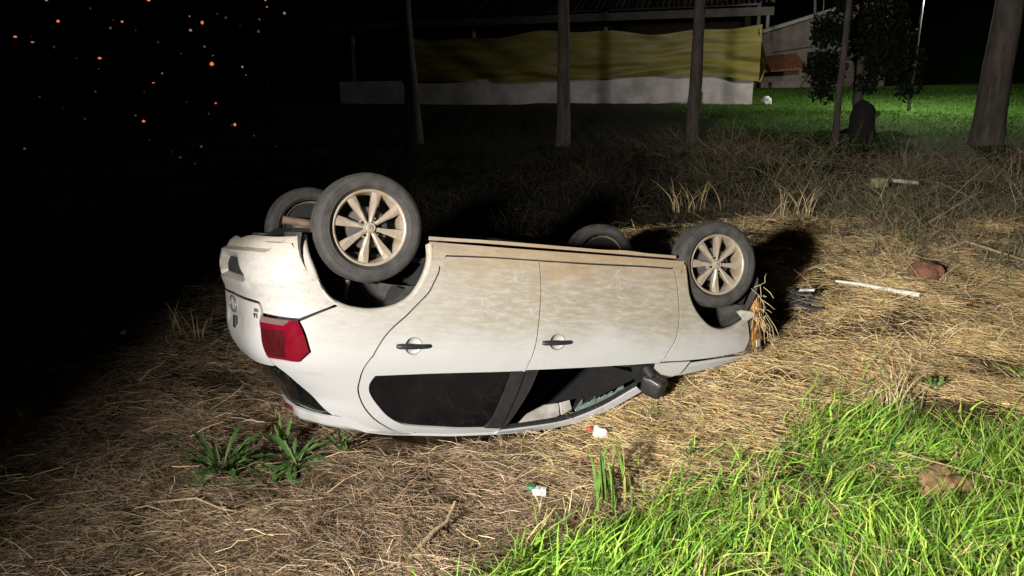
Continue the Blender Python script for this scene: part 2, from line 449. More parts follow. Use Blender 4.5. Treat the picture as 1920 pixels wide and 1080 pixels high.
def straw_layer():
    def dens(x, y):
        g = sm(-0.25, 0.2, greenline(x) - y + 0.35 * (vn(x, y, 3.1, 9) - 0.5))
        d = np.clip(5.2 / y, 0.18, 1.3) ** 2.0
        return np.clip(d * (1 - 0.86 * g) * np.clip((clump(x, y) - 0.28) * 3.2, 0.08, 1.35), 0, 1)
    x, y = scatter(760000, -5.2, 6.8, 2.75, 9.5, dens)
    n = len(x)
    cl = clump(x, y)
    z = gz(x, y) + (0.17 * cl - 0.05) * rng.random(n) ** 0.6 + 0.002
    field = (vn(x, y, 0.9, 12) - 0.5) * 2.6 + (vn(x, y, 3.0, 13) - 0.5) * 2.2
    az = -0.25 + field + rng.normal(0, 0.85, n) + np.pi * (rng.random(n) < 0.5)
    el = np.abs(rng.normal(0.03, 0.20, n)); st = rng.random(n) < 0.035; el[st] += rng.uniform(0.3, 1.0, st.sum())
    L = rng.gamma(3.2, 0.034, n).clip(0.035, 0.36)
    Wd = rng.uniform(0.0016, 0.0038, n) * (1 + 0.09 * np.clip(y - 4, 0, 6))
    bend = np.stack([rng.normal(0, 0.09, n), rng.normal(0, 0.09, n), -0.25 * el - rng.uniform(0, 0.16, n)], -1)
    gold = palette(n, [(0.80, 0.61, 0.31), (0.68, 0.49, 0.23), (0.48, 0.33, 0.15), (0.84, 0.70, 0.43), (0.21, 0.14, 0.07)], [4, 4, 3, 1.3, 1.6])
    brown = palette(n, [(0.46, 0.325, 0.20), (0.34, 0.225, 0.14), (0.60, 0.46, 0.29), (0.17, 0.11, 0.07), (0.27, 0.23, 0.11)], [4, 4, 1.6, 3.4, 1.3])
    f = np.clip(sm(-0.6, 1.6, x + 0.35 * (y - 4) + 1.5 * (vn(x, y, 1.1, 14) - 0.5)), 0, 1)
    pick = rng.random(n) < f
    brown = brown * np.array([0.92, 0.94, 0.98]) * (1 - 0.28 * sm(-0.6, -2.4, x))[:, None]  # straw further left darkened, the beam's fall-off put into its colour
    C = np.where(pick[:, None], gold, brown) * (0.62 + 0.62 * np.clip(vn(x, y, 2.1, 15) * 0.6 + vn(x, y, 6.0, 16) * 0.5, 0, 1))[:, None]   # weathered and fresher patches
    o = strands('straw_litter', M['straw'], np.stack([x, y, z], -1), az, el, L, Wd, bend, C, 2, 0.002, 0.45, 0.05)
    # coarse pale stalks lying on top
    k = (rng.random(n) < 0.0035) & (y < 7.5)
    x, y = x[k], y[k]; n = len(x)
    el = np.abs(rng.normal(0.1, 0.16, n)); st = rng.random(n) < 0.10; el[st] += rng.uniform(0.3, 1.1, st.sum())
    bend = np.stack([rng.normal(0, 0.10, n), rng.normal(0, 0.10, n), -0.4 * el], -1)
    o2 = strands('straw_stalks', M['straw'], np.stack([x, y, gz(x, y) + 0.03 + 0.06 * clump(x, y)], -1), rng.uniform(0, 6.28, n), el, rng.uniform(0.08, 0.30, n), rng.uniform(0.003, 0.005, n), bend,
                 palette(n, [(0.66, 0.50, 0.28), (0.52, 0.38, 0.20), (0.74, 0.62, 0.38)], [3, 3, 1]), 3, 0.004, 0.6)
    # standing clumps of broken straw on the bank
    cxs, cys = rng.uniform(1.9, 6.5, 95), rng.uniform(4.7, 9.8, 95)
    m = rng.integers(14, 40, 95); rep = np.repeat(np.arange(95), m); n = len(rep)
    x = cxs[rep] + rng.normal(0, 0.06, n); y = cys[rep] + rng.normal(0, 0.06, n)
    el = rng.uniform(0.15, 1.3, n); az = rng.uniform(0, 6.28, n)
    bend = np.stack([np.cos(az) * 0.3, np.sin(az) * 0.3, -rng.uniform(0.1, 0.5, n)], -1)
    o3 = strands('straw_clumps', M['straw'], np.stack([x, y, gz(x, y) + 0.02], -1), az, el, rng.uniform(0.08, 0.32, n) * (0.6 + 0.6 * (m[rep] / 40)), rng.uniform(0.003, 0.006, n), bend,
                 palette(n, [(0.66, 0.50, 0.28), (0.50, 0.37, 0.20), (0.76, 0.62, 0.38), (0.34, 0.25, 0.14)], [3, 3, 1.5, 2]), 3, 0.002, 0.5)
    tag(o3, 'broken straw standing up in clumps on the bank right of the car', 'straw', kind='stuff')
    tag(o2, 'coarse pale stalks strewn over the straw', 'straw', kind='stuff')
    tag(o, 'cut dry straw lying matted over the ground round the car', 'straw', kind='stuff')
straw_layer()

def green_layer():
    def dens(x, y):
        g = sm(-0.25, 0.40, greenline(x) - y + 0.9 * (vn(x, y, 2.2, 9) - 0.5))
        bare = sm(0.60, 0.72, vn(x, y, 2.3, 21))
        return np.clip(g * (0.25 + 1.1 * vn(x, y, 4.2, 22)) * (1 - 0.75 * bare) * np.clip(4.2 / y, .6, 1.4) ** 1.5, 0, 1)
    x, y = scatter(66000, -0.6, 5.6, 2.55, 5.1, dens)
    n = len(x)
    z = gz(x, y) - 0.005
    lean = (vn(x, y, 1.4, 23) - 0.5) * 5
    az = lean + rng.normal(0, 1.1, n)
    el = np.clip(rng.normal(1.12, 0.28, n), 0.3, 1.55)
    tall = 0.6 + 0.9 * vn(x, y, 2.2, 24)
    L = rng.gamma(4.5, 0.036, n).clip(0.05, 0.36) * tall
    Wd = rng.uniform(0.0045, 0.0145, n)
    b = rng.uniform(0.1, 0.5, n)
    bend = np.stack([np.cos(az) * b, np.sin(az) * b, -b * 0.75], -1)
    C = palette(n, [(0.25, 0.48, 0.055), (0.33, 0.56, 0.065), (0.085, 0.19, 0.03), (0.46, 0.58, 0.10), (0.62, 0.50, 0.24), (0.16, 0.31, 0.045)], [3.5, 3.5, 3, 2.0, 1.1, 2], 0.2)
    o = strands('verge_grass', M['blade'], np.stack([x, y, z], -1), az, el, L, Wd, bend, C, 4, None, 0.1, 0.025)
    tag(o, 'bright green grass growing along the near verge', 'grass', kind='stuff')
green_layer()

def weedy_patches():
    """low broad-leaved green seedlings and sparse green blades between the straw and the verge"""
    def dens(x, y):
        e = np.exp(-((greenline(x) + 0.18 - y) / 0.30) ** 2) * sm(0.2, 1.2, x)
        l = 0.35 * sm(0.66, 0.8, vn(x, y, 1.3, 31)) * sm(9, 5, y)
        return np.clip((e + l) * vn(x, y, 5, 32), 0, 1)
    x, y = scatter(26000, -4.5, 5.5, 2.8, 8.5, dens)
    n = len(x); z = gz(x, y) + 0.01
    az = rng.uniform(0, 6.28, n); el = rng.uniform(0.2, 1.2, n)
    L = rng.uniform(0.03, 0.09, n); Wd = rng.uniform(0.006, 0.013, n)
    bend = np.stack([np.zeros(n), np.zeros(n), -rng.uniform(0.1, 0.5, n)], -1)
    C = palette(n, [(0.07, 0.16, 0.03), (0.10, 0.20, 0.035), (0.05, 0.10, 0.025)], [3, 3, 2])
    o = strands('seedling_weeds', M['blade'], np.stack([x, y, z], -1), az, el, L, Wd, bend, C, 2, None, 0.35, 0.02)
    tag(o, 'low green seedlings mixed into the straw', 'weeds', kind='stuff')
weedy_patches()

def rough_grass():
    """standing dry grass beyond the car"""
    def dens(x, y):
        return np.clip(sm(6.4, 8.2, y + 1.6 * (vn(x, y, 0.8, 41) - 0.5) + 0.5 * sm(3, 5, x)) * (0.12 + 1.2 * vn(x, y, 1.3, 42) ** 2) * np.clip(10 / y, 0.3, 1) * (1 - 0.85 * sm(5, 7, x) * sm(13.5, 16, y)), 0, 1)
    x, y = scatter(150000, -9, 13, 6.5, 19, dens)
    n = len(x); z = gz(x, y) - 0.01
    az = rng.uniform(0, 6.28, n) + (vn(x, y, 1.0, 43) - 0.5) * 3; el = np.clip(rng.normal(0.95, 0.42, n), 0.05, 1.55)
    L = rng.uniform(0.10, 0.46, n) * (0.35 + 1.15 * vn(x, y, 1.3, 42)) * (1 + 0.5 * sm(2.5, 4.0, x) * sm(7.5, 9.0, y)); Wd = rng.uniform(0.005, 0.010, n)
    b = rng.uniform(0.1, 0.7, n)
    bend = np.stack([np.cos(az) * b, np.sin(az) * b, -b], -1)
    C = palette(n, [(0.30, 0.23, 0.15), (0.19, 0.145, 0.095), (0.14, 0.15, 0.07), (0.44, 0.36, 0.25), (0.10, 0.115, 0.05)], [3, 4, 3, 0.8, 2])
    C = C * (0.16 + 0.84 * sm(2.2, 4.8, x + 1.2 * (vn(x, y, 0.9, 44) - 0.5)))[:, None]      # darker to the left: the shade behind the car put into the colour
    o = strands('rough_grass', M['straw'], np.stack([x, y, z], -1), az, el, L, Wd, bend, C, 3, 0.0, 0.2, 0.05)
    tag(o, 'rough dry grass standing in the dark beyond the car', 'grass', kind='stuff')
rough_grass()

def lawn():
    def dens(x, y): return np.clip(sm(14.5, 18.5, y) * (0.4 + vn(x, y, 0.7, 51)), 0, 1)
    x, y = scatter(70000, 5.5, 26, 14.5, 40, dens)
    n = len(x); z = gz(x, y) - 0.01
    az = rng.uniform(0, 6.28, n); el = rng.uniform(0.7, 1.5, n)
    L = rng.uniform(0.06, 0.14, n); Wd = rng.uniform(0.012, 0.024, n)
    bend = np.stack([np.cos(az) * .3, np.sin(az) * .3, np.full(n, -.2)], -1)
    C = palette(n, [(0.07, 0.16, 0.02), (0.09, 0.19, 0.025), (0.05, 0.115, 0.016)], [3, 3, 2])
    o = strands('far_lawn', M['blade'], np.stack([x, y, z], -1), az, el, L, Wd, bend, C, 2, None, 0.2, 0.02)
    tag(o, 'green lawn lit by the street lamp beside the long shed', 'grass', kind='stuff')
lawn()

# ------------------------------------------------------------------ the overturned car
# car frame: x forward, y to the car's left, z up when upright; origin under the rear axle
car = empty('overturned_car')
m4 = Matrix.Identity(4)
for r in range(3):
    for c in range(3): m4[r][c] = CM[r][c]
q = m4.to_quaternion().normalized()
car.rotation_mode = 'QUATERNION'
car.rotation_quaternion = q
car.location = CT
tag(car, 'white four-door hatchback lying upside down on its roof in the straw', 'car')

def gsm(a, n):
    k = np.exp(-.5 * (np.arange(-3 * n, 3 * n + 1) / n) ** 2); k /= k.sum()
    return np.convolve(np.pad(a, 3 * n, mode='reflect', reflect_type='odd'), k, 'valid')
_cs = np.array([(.70, .05), (.735, .17), (.765, .26), (.785, .33), (.806, .41), (.822, .55), (.828, .70), (.826, .82), (.815, .92), (.80, 1.00), (.785, 1.05), (.735, 1.15), (.66, 1.30), (.60, 1.42), (.565, 1.475), (.51, 1.515), (.42, 1.54), (.25, 1.556), (0, 1.56), (-.2, 1.556)])
_d = np.r_[0, np.cumsum(np.hypot(*np.diff(_cs, axis=0).T))]
_s = np.arange(0, _d[-1], .005)
_w = gsm(np.interp(_s, _d, _cs[:, 0]), 5); _z = gsm(np.interp(_s, _d, _cs[:, 1]), 5)
_v = _s - np.interp(1.0, _z[:200], _s[:200]) + 1.0
_zr = np.arange(.05, 1.6, .01)
_xr = gsm(np.interp(_zr, [.05, .30, .367, .39, .464, .576, .633, .704, .762, .864, .953, 1.025, 1.113, 1.192, 1.292, 1.369, 1.415, 1.464, 1.56],
    [-.40, -.47, -.545, -.585, -.610, -.620, -.611, -.582, -.567, -.552, -.548, -.528, -.478, -.41, -.315, -.27, -.21, -.08, .1]), 2)
XC = .34
_th = np.linspace(0, np.pi / 2, 2001)
def _se(th, a, w, n): return XC - a * np.abs(np.cos(th)) ** (2 / n), w * np.abs(np.sin(th)) ** (2 / n)
_x0, _y0 = _se(_th, .95, .82, 4.2)
_L = np.r_[0, np.cumsum(np.hypot(np.diff(_x0), np.diff(_y0)))]; LR = _L[-1]
RC = XC - LR
def _kx(x): return np.interp(x, [-.6, -.3, 0, .3, .7, 1.0, 1.35, 2.0], [.80, .84, .90, .965, 1, .99, .955, .9])
def _fy(x): return np.interp(x, [2.3, 2.5, 2.7, 2.9, 3.05, 3.15], [1, .992, .975, .94, .86, .7])
_fx0 = (XC - _x0) / .95
def S(u, v):
    u = np.asarray(u, float); v = np.asarray(v, float)
    w = np.interp(v, _v, _w); z = np.interp(v, _v, _z)
    sgn = np.where(u < RC, -1.0, 1.0)
    u = np.where(u < RC, 2 * RC - u, u)            # past the rear centre line: mirrored half
    fx = np.interp(np.clip(LR - (XC - u), 0, LR), _L, _fx0)
    n = np.interp(z, [.9, 1.3], [5.0, 3.2])
    rear = u < XC
    x = np.where(rear, XC - (XC - np.interp(z, _zr, _xr)) * fx, u)
    y = np.where(rear, w * np.clip(1 - fx ** n, 0, 1) ** (1 / n), w)
    y = y * _fy(x) * sgn
    z = np.where(z > 1.05, 1.05 + (z - 1.05) * _kx(x), z)
    return np.stack([x, y, z], -1)
def SN(u, v):
    h = 4e-3
    n = np.cross(S(u + h, v) - S(u - h, v), S(u, v + h) - S(u, v - h))
    n /= np.linalg.norm(n, axis=-1, keepdims=True) + 1e-12
    s = -1.0 if SN0 < 0 else 1.0
    return n * s
_h = 4e-3
SN0 = np.cross(S(1.2 + _h, .7) - S(1.2 - _h, .7), S(1.2, .7 + _h) - S(1.2, .7 - _h))[1]

def outline(pts, step=0.018, closed=True):
    """Catmull-Rom through the points; points with a third value are corners"""
    P = [np.array(p[:2], float) for p in pts]; C = [len(p) > 2 for p in pts]; n = len(P)
    out = []
    for i in range(n if closed else n - 1):
        a, b = P[i], P[(i + 1) % n]
        ta = np.zeros(2) if (C[i] or (not closed and i == 0)) else (b - P[i - 1]) / 2
        tb = np.zeros(2) if (C[(i + 1) % n] or (not closed and i == n - 2)) else (P[(i + 2) % n] - a) / 2
        if C[i] or (not closed and i == 0): ta = (b - a) if C[(i + 1) % n] else 1.5 * (b - a) - .5 * tb
        if C[(i + 1) % n] or (not closed and i == n - 2): tb = (b - a) if C[i] else 1.5 * (b - a) - .5 * ta
        k = max(1, int(np.ceil(np.hypot(*(b - a)) / step)))
        for t in np.arange(k) / k:
            out.append((2*t**3-3*t**2+1)*a + (t**3-2*t**2+t)*ta + (-2*t**3+3*t**2)*b + (t**3-t**2)*tb)
    if not closed: out.append(P[-1])
    return np.array(out)

def inset(poly, d):
    a = np.roll(poly, 1, 0); b = np.roll(poly, -1, 0)
    t = b - a; t /= np.linalg.norm(t, axis=1, keepdims=True) + 1e-12
    area = np.sum(poly[:, 0] * b[:, 1] - b[:, 0] * poly[:, 1])
    nrm = np.stack([-t[:, 1], t[:, 0]], -1) * (1 if area > 0 else -1)
    return poly + nrm * d

def pip(px, py, poly):
    x, y = poly[:, 0], poly[:, 1]; x2, y2 = np.roll(x, -1), np.roll(y, -1)
    ins = np.zeros(len(px), bool)
    for i in range(len(poly)):
        c = ((y[i] > py) != (y2[i] > py)) & (px < (x2[i] - x[i]) * (py - y[i]) / (y2[i] - y[i] + 1e-15) + x[i])
        ins ^= c
    return ins

def pdist(px, py, poly):
    a = poly; b = np.roll(poly, -1, 0); best = np.full(len(px), 9.0)
    for i in range(len(a)):
        d = b[i] - a[i]; t = np.clip(((px - a[i, 0]) * d[0] + (py - a[i, 1]) * d[1]) / (d @ d + 1e-12), 0, 1)
        best = np.minimum(best, np.hypot(px - a[i, 0] - t * d[0], py - a[i, 1] - t * d[1]))
    return best

def panel(name, out, holes=(), mat=None, parent=None, side=1, gap=0.0036, off=0.0, depth=0.014, grid=0.03, disp=None, raw=False, surf=None):
    """sheet-metal panel: an outline on the body surface, with folded edges"""
    o = inset(out if raw else outline(out), gap)
    hs = [inset(h if raw else outline(h), -0.0) for h in holes]
    pts = list(o); edges = [(i, (i + 1) % len(o)) for i in range(len(o))]
    for h in hs:
        b = len(pts); pts += list(h); edges += [(b + i, b + (i + 1) % len(h)) for i in range(len(h))]
    lo, hi = o.min(0), o.max(0)
    X, Y = np.meshgrid(np.arange(lo[0] + grid / 2, hi[0], grid), np.arange(lo[1] + grid / 2, hi[1], grid))
    X, Y = X.ravel(), Y.ravel()
    k = pip(X, Y, o)
    for h in hs: k &= ~pip(X, Y, h)
    X, Y = X[k], Y[k]
    k = pdist(X, Y, o) > grid * .45
    for h in hs: k &= pdist(X, Y, h) > grid * .45
    pts += list(np.stack([X[k], Y[k]], -1))
    vs, _, fs, *_r = delaunay_2d_cdt([Vector((float(a), float(b))) for a, b in pts], edges, [], 0, 1e-5)
    uv = np.array([tuple(v) for v in vs]); F = np.array([f for f in fs if len(f) == 3])
    c = uv[F].mean(1)
    k = pip(c[:, 0], c[:, 1], o)
    for h in hs: k &= ~pip(c[:, 0], c[:, 1], h)
    F = F[k]
    P = S(uv[:, 0], uv[:, 1]); N = SN(uv[:, 0], uv[:, 1])
    D = np.full(len(uv), off)
    if disp is not None: D = D + disp(uv[:, 0], uv[:, 1], P)
    P = P + N * D[:, None]
    used = np.unique(F); rem = -np.ones(len(uv), int); rem[used] = np.arange(len(used))
    P, N, F = P[used], N[used], rem[F]
    fn = np.cross(P[F[:, 1]] - P[F[:, 0]], P[F[:, 2]] - P[F[:, 0]])
    if np.sum(fn * N[F[:, 0]]) < 0: F = F[:, ::-1]
    cnt = {}
    for f in F:
        for i in range(3):
            a, b = int(f[i]), int(f[(i + 1) % 3]); cnt[(a, b)] = 1
    bnd = [e for e in cnt if (e[1], e[0]) not in cnt]
    V = list(P); faces = [tuple(f) for f in F]
    mp = {}
    for a, b in bnd:
        for w in (a, b):
            if w not in mp: mp[w] = len(V); V.append(P[w] - N[w] * depth)
        faces.append((b, a, mp[a], mp[b]))
    V = np.array(V)
    if side < 0: V = V * np.array([1, -1, 1]); faces = [f[::-1] for f in faces]
    return mesh(name, V, faces, mat, parent if parent is not None else car, True, 32)

# outlines (u, v) on the left side of the body
REAR_DOOR = [(.445,.408,1),(.418,.447),(.406,.502),(.381,.561),(.354,.62),(.293,.688),(.230,.757),(.165,.816),(.107,.883),(.051,.985),(-.001,1.064),(-.032,1.152),(-.057,1.237),(-.043,1.328),(.020,1.409),(.102,1.47),(.228,1.517),(.369,1.542),(.536,1.552),(.695,1.551),(.874,1.547),(1.002,1.536,1),(1.010,1.44),(1.029,1.244),(1.031,1.066),(1.051,.973),(1.063,.899),(1.066,.767),(1.067,.612),(1.066,.551),(1.058,.458),(1.050,.384,1),(.740,.392)]
REAR_WIN = [(.041,1.157),(.069,1.119,1),(.492,1.089),(1.018,1.062,1),(1.020,1.244),(1.003,1.40),(.985,1.508,1),(.769,1.504),(.641,1.498),(.434,1.488),(.326,1.467),(.185,1.416),(.071,1.325),(.025,1.253),(.023,1.197)]
REAR_PANE = [(.045,1.160),(.073,1.122,1),(.492,1.092),(.935,1.070,1),(.930,1.244),(.912,1.42),(.880,1.500,1),(.769,1.500),(.641,1.494),(.434,1.484),(.326,1.463),(.186,1.412),(.074,1.322),(.029,1.253),(.028,1.199)]
REAR_PILLAR = [(.938,1.068,1),(1.027,1.064,1),(1.026,1.244),(1.007,1.44),(.995,1.510,1),(.884,1.500,1),(.916,1.42),(.934,1.244)]
FRONT_DOOR = [(1.05,.384,1),(1.058,.458),(1.066,.551),(1.068,.612),(1.068,.767),(1.065,.899),(1.053,.973),(1.030,1.059,1),(1.52,1.025),(1.984,.988,1),(2.029,.976),(2.077,.889),(2.113,.815),(2.125,.728),(2.122,.632),(2.110,.548),(2.092,.433),(2.072,.351,1),(1.812,.357),(1.447,.373)]
FRONT_PILLAR = [(1.034,1.063,1),(1.125,1.057,1),(1.110,1.244),(1.065,1.42),(1.03,1.515,1),(1.005,1.518,1),(1.013,1.44),(1.031,1.244)]
FENDER = [(2.075,.343,1),(2.096,.432),(2.113,.547),(2.126,.632),(2.129,.727),(2.118,.815),(2.083,.889),(2.035,.976,1),(2.277,.957),(2.535,.924),(2.766,.884,1),(2.800,.80),(2.789,.743),(2.76,.664,1),(2.699,.692),(2.64,.724),(2.532,.747),(2.423,.733),(2.33,.682),(2.251,.609),(2.202,.524),(2.182,.428),(2.175,.317,1)]
COWL = [(1.988,.996,1),(2.044,.982),(2.278,.964,1),(2.216,1.064,1),(2.081,1.135,1),(2.004,1.059)]
RAIL = [(1.0,1.545,1),(1.162,1.528),(1.428,1.489),(1.595,1.424),(1.731,1.344),(1.855,1.238),(1.913,1.188,1),(1.964,1.226,1),(1.913,1.270),(1.787,1.372),(1.651,1.459),(1.474,1.525),(1.26,1.575),(1.0,1.60,1)]
SILL = [(.345,.332,1),(.868,.322),(1.469,.306),(2.103,.290),(2.168,.290,1),(2.170,.336,1),(2.072,.345),(1.812,.351),(1.447,.367),(1.05,.380),(.74,.388),(.445,.404,1),(.414,.475,1),(.350,.440,1)]
QUARTER = [(-.168,.722,1),(-.134,.727),(-.055,.741),(.025,.743),(.110,.73),(.192,.70),(.264,.646),(.316,.559),(.350,.47),(.356,.424,1),(.405,.462,1),(.403,.502),(.378,.561),(.350,.62),(.290,.688),(.225,.757),(.160,.816),(.103,.883),(.047,.985),(-.005,1.064),(-.036,1.152),(-.061,1.237),(-.048,1.328),(.014,1.411),(.096,1.473),(.225,1.521),(.369,1.546),(.440,1.55,1),(.400,1.60,1),(.184,1.60),(-.167,1.585),(-.320,1.53,1),(-.350,1.448),(-.411,1.345),(-.469,1.24),(-.510,1.152),(-.557,1.10,1),(-.583,1.048,1),(-.484,1.046),(-.382,1.043,1),(-.313,.981,1),(-.345,.892),(-.383,.818,1),(-.275,.767)]
TAIL = [(-.627,.808,1),(-.490,.813),(-.387,.813,1),(-.350,.894),(-.318,.978,1),(-.383,1.037,1),(-.486,1.039),(-.581,1.040,1),(-.604,1.006),(-.640,.887),(-.651,.853,1)]
TAIL_CLEAR = [(-.629,.810,1),(-.490,.815),(-.422,.815,1),(-.473,.848,1),(-.645,.843,1)]
TAIL_INNER = [(-.636,.872,1),(-.478,.874,1),(-.435,.93),(-.412,1.00,1),(-.461,1.022,1),(-.577,1.02,1),(-.609,.97)]
def sym(half):
    """mirror an outline that starts and ends on the rear centre line"""
    return half + [(2 * RC - p[0],) + tuple(p[1:]) for p in half[::-1] if abs(p[0] - RC) > 1e-6]
BUMPER = sym([(RC,.380,1),(-.974,.364),(-.647,.369),(-.497,.360),(-.408,.356,1),(-.361,.404),(-.327,.47),(-.287,.543),(-.243,.636),(-.201,.693),(-.170,.716,1),(-.275,.761),(-.383,.808,1),(-.490,.806),(-.626,.799,1),(-.643,.752),(-.677,.741,1),(-.817,.738),(RC,.736,1)])
TAILGATE = sym([(RC,.742,1),(-.817,.744),(-.679,.747,1),(-.651,.756),(-.635,.800,1),(-.657,.853),(-.645,.89),(-.608,1.006),(-.587,1.046,1),(-.564,1.10,1),(-.697,1.112),(RC,1.118,1)])
REAR_GLASS = sym([(RC,1.124,1),(-.796,1.122),(-.594,1.125),(-.519,1.148,1),(-.476,1.24),(-.418,1.345),(-.356,1.450,1),(-.560,1.50),(-.879,1.52),(RC,1.52,1)])

def char_line(u, v, P):
    """soft shoulder crease below the belt line and a tuck above the sill"""
    t = (v - (0.985 - 0.02 * u)) / 0.02
    dents = 0.007 * (vn(u, v, 3.4, 7) - .5) + 0.004 * (vn(u, v, 8.0, 8) - .5)
    return 0.004 * np.exp(-t * t) - 0.003 * sm(.50, .42, v) * (u > 0.2) + dents * sm(1.02, .90, v)
def door_disp(u, v, P):
    d = char_line(u, v, P)
    d = d - 0.006 * np.exp(-(((u - 1.14) / .06) ** 2 + ((v - .48) / .07) ** 2))     # dent at the lower rear corner of the front door
    return d + 0.0025 * (vn(u, v, 5, 3) - .5)
def bumper_disp(u, v, P):
    q = np.abs(u - RC)
    plate = sm(.460, .446, q + 2.0 * np.clip(.612 - v, 0, .2)) * sm(.500, .510, v) * sm(.645, .632, v)
    vb = np.interp(q + RC, [-.562, -.43], [.466, .361])
    step = sm(vb + .004, vb - .008, v)
    ridge = .008 * sm(.655, .635, v) * sm(.60, .64, v) * sm(.50, .56, q)
    return -.055 * plate - .026 * step + ridge + .006 * (vn(u, v, 7, 2) - .5) - .006 * sm(.68, .72, v)
def gate_disp(u, v, P):
    q = np.abs(u - RC)
    return -.012 * sm(.26, .24, q) * sm(.84, .86, v) * sm(.94, .92, v) + .002 * (vn(u, v, 6, 4) - .5)

def circ(c, r, n=28, sx=1.0): return np.array([(c[0] + r * sx * math.cos(2*math.pi*i/n), c[1] + r * math.sin(2*math.pi*i/n)) for i in range(n)])

def at_surf(u, v, off=0.0, side=1):
    p = S(u, v) + SN(np.array([u]), np.array([v]))[0] * off
    return Vector((p[0], p[1] * side, p[2]))

def door_handle(u0, u1, v0, v1, cu, cv, door, side):
    R = .049
    # concave dish
    vs = []; fs = []; n = 28; k = 6
    for j in range(k + 1):
        r = R * (1 - j / k); dep = -.004 - .024 * (1 - (r / R) ** 2)
        for i in range(n):
            a = 2 * math.pi * i / n
            vs.append(at_surf(cu + r * 1.06 * math.cos(a), cv + r * math.sin(a), dep, side))
    for j in range(k):
        for i in range(n):
            i2 = (i + 1) % n
            f = (j*n+i, j*n+i2, (j+1)*n+i2, (j+1)*n+i); fs.append(f if side > 0 else f[::-1])
    mesh('handle_recess', vs, fs, M['paint'], door, True, None)
    ring = [at_surf(cu + R * 1.08 * math.cos(2*math.pi*i/32), cv + R * 1.02 * math.sin(2*math.pi*i/32), -.001, side) for i in range(33)]
    MB().tube(ring, .0017, 5, False).build('recess_shade_ring', M['dark'], door)  # dark ring added to draw the shaded edge of the recess
    pts = []; rad = []
    for i in range(13):
        t = i / 12
        pts.append(at_surf(u0 + (u1 - u0) * t, v0 + (v1 - v0) * t, .010 + .018 * math.sin(math.pi * t) ** .5, side))
        rad.append(.0155 * (1 - .18 * t) * (1 if 0 < i < 12 else .7))
    MB().tube(pts, rad, 10, True).build('handle', M['trim'], door)

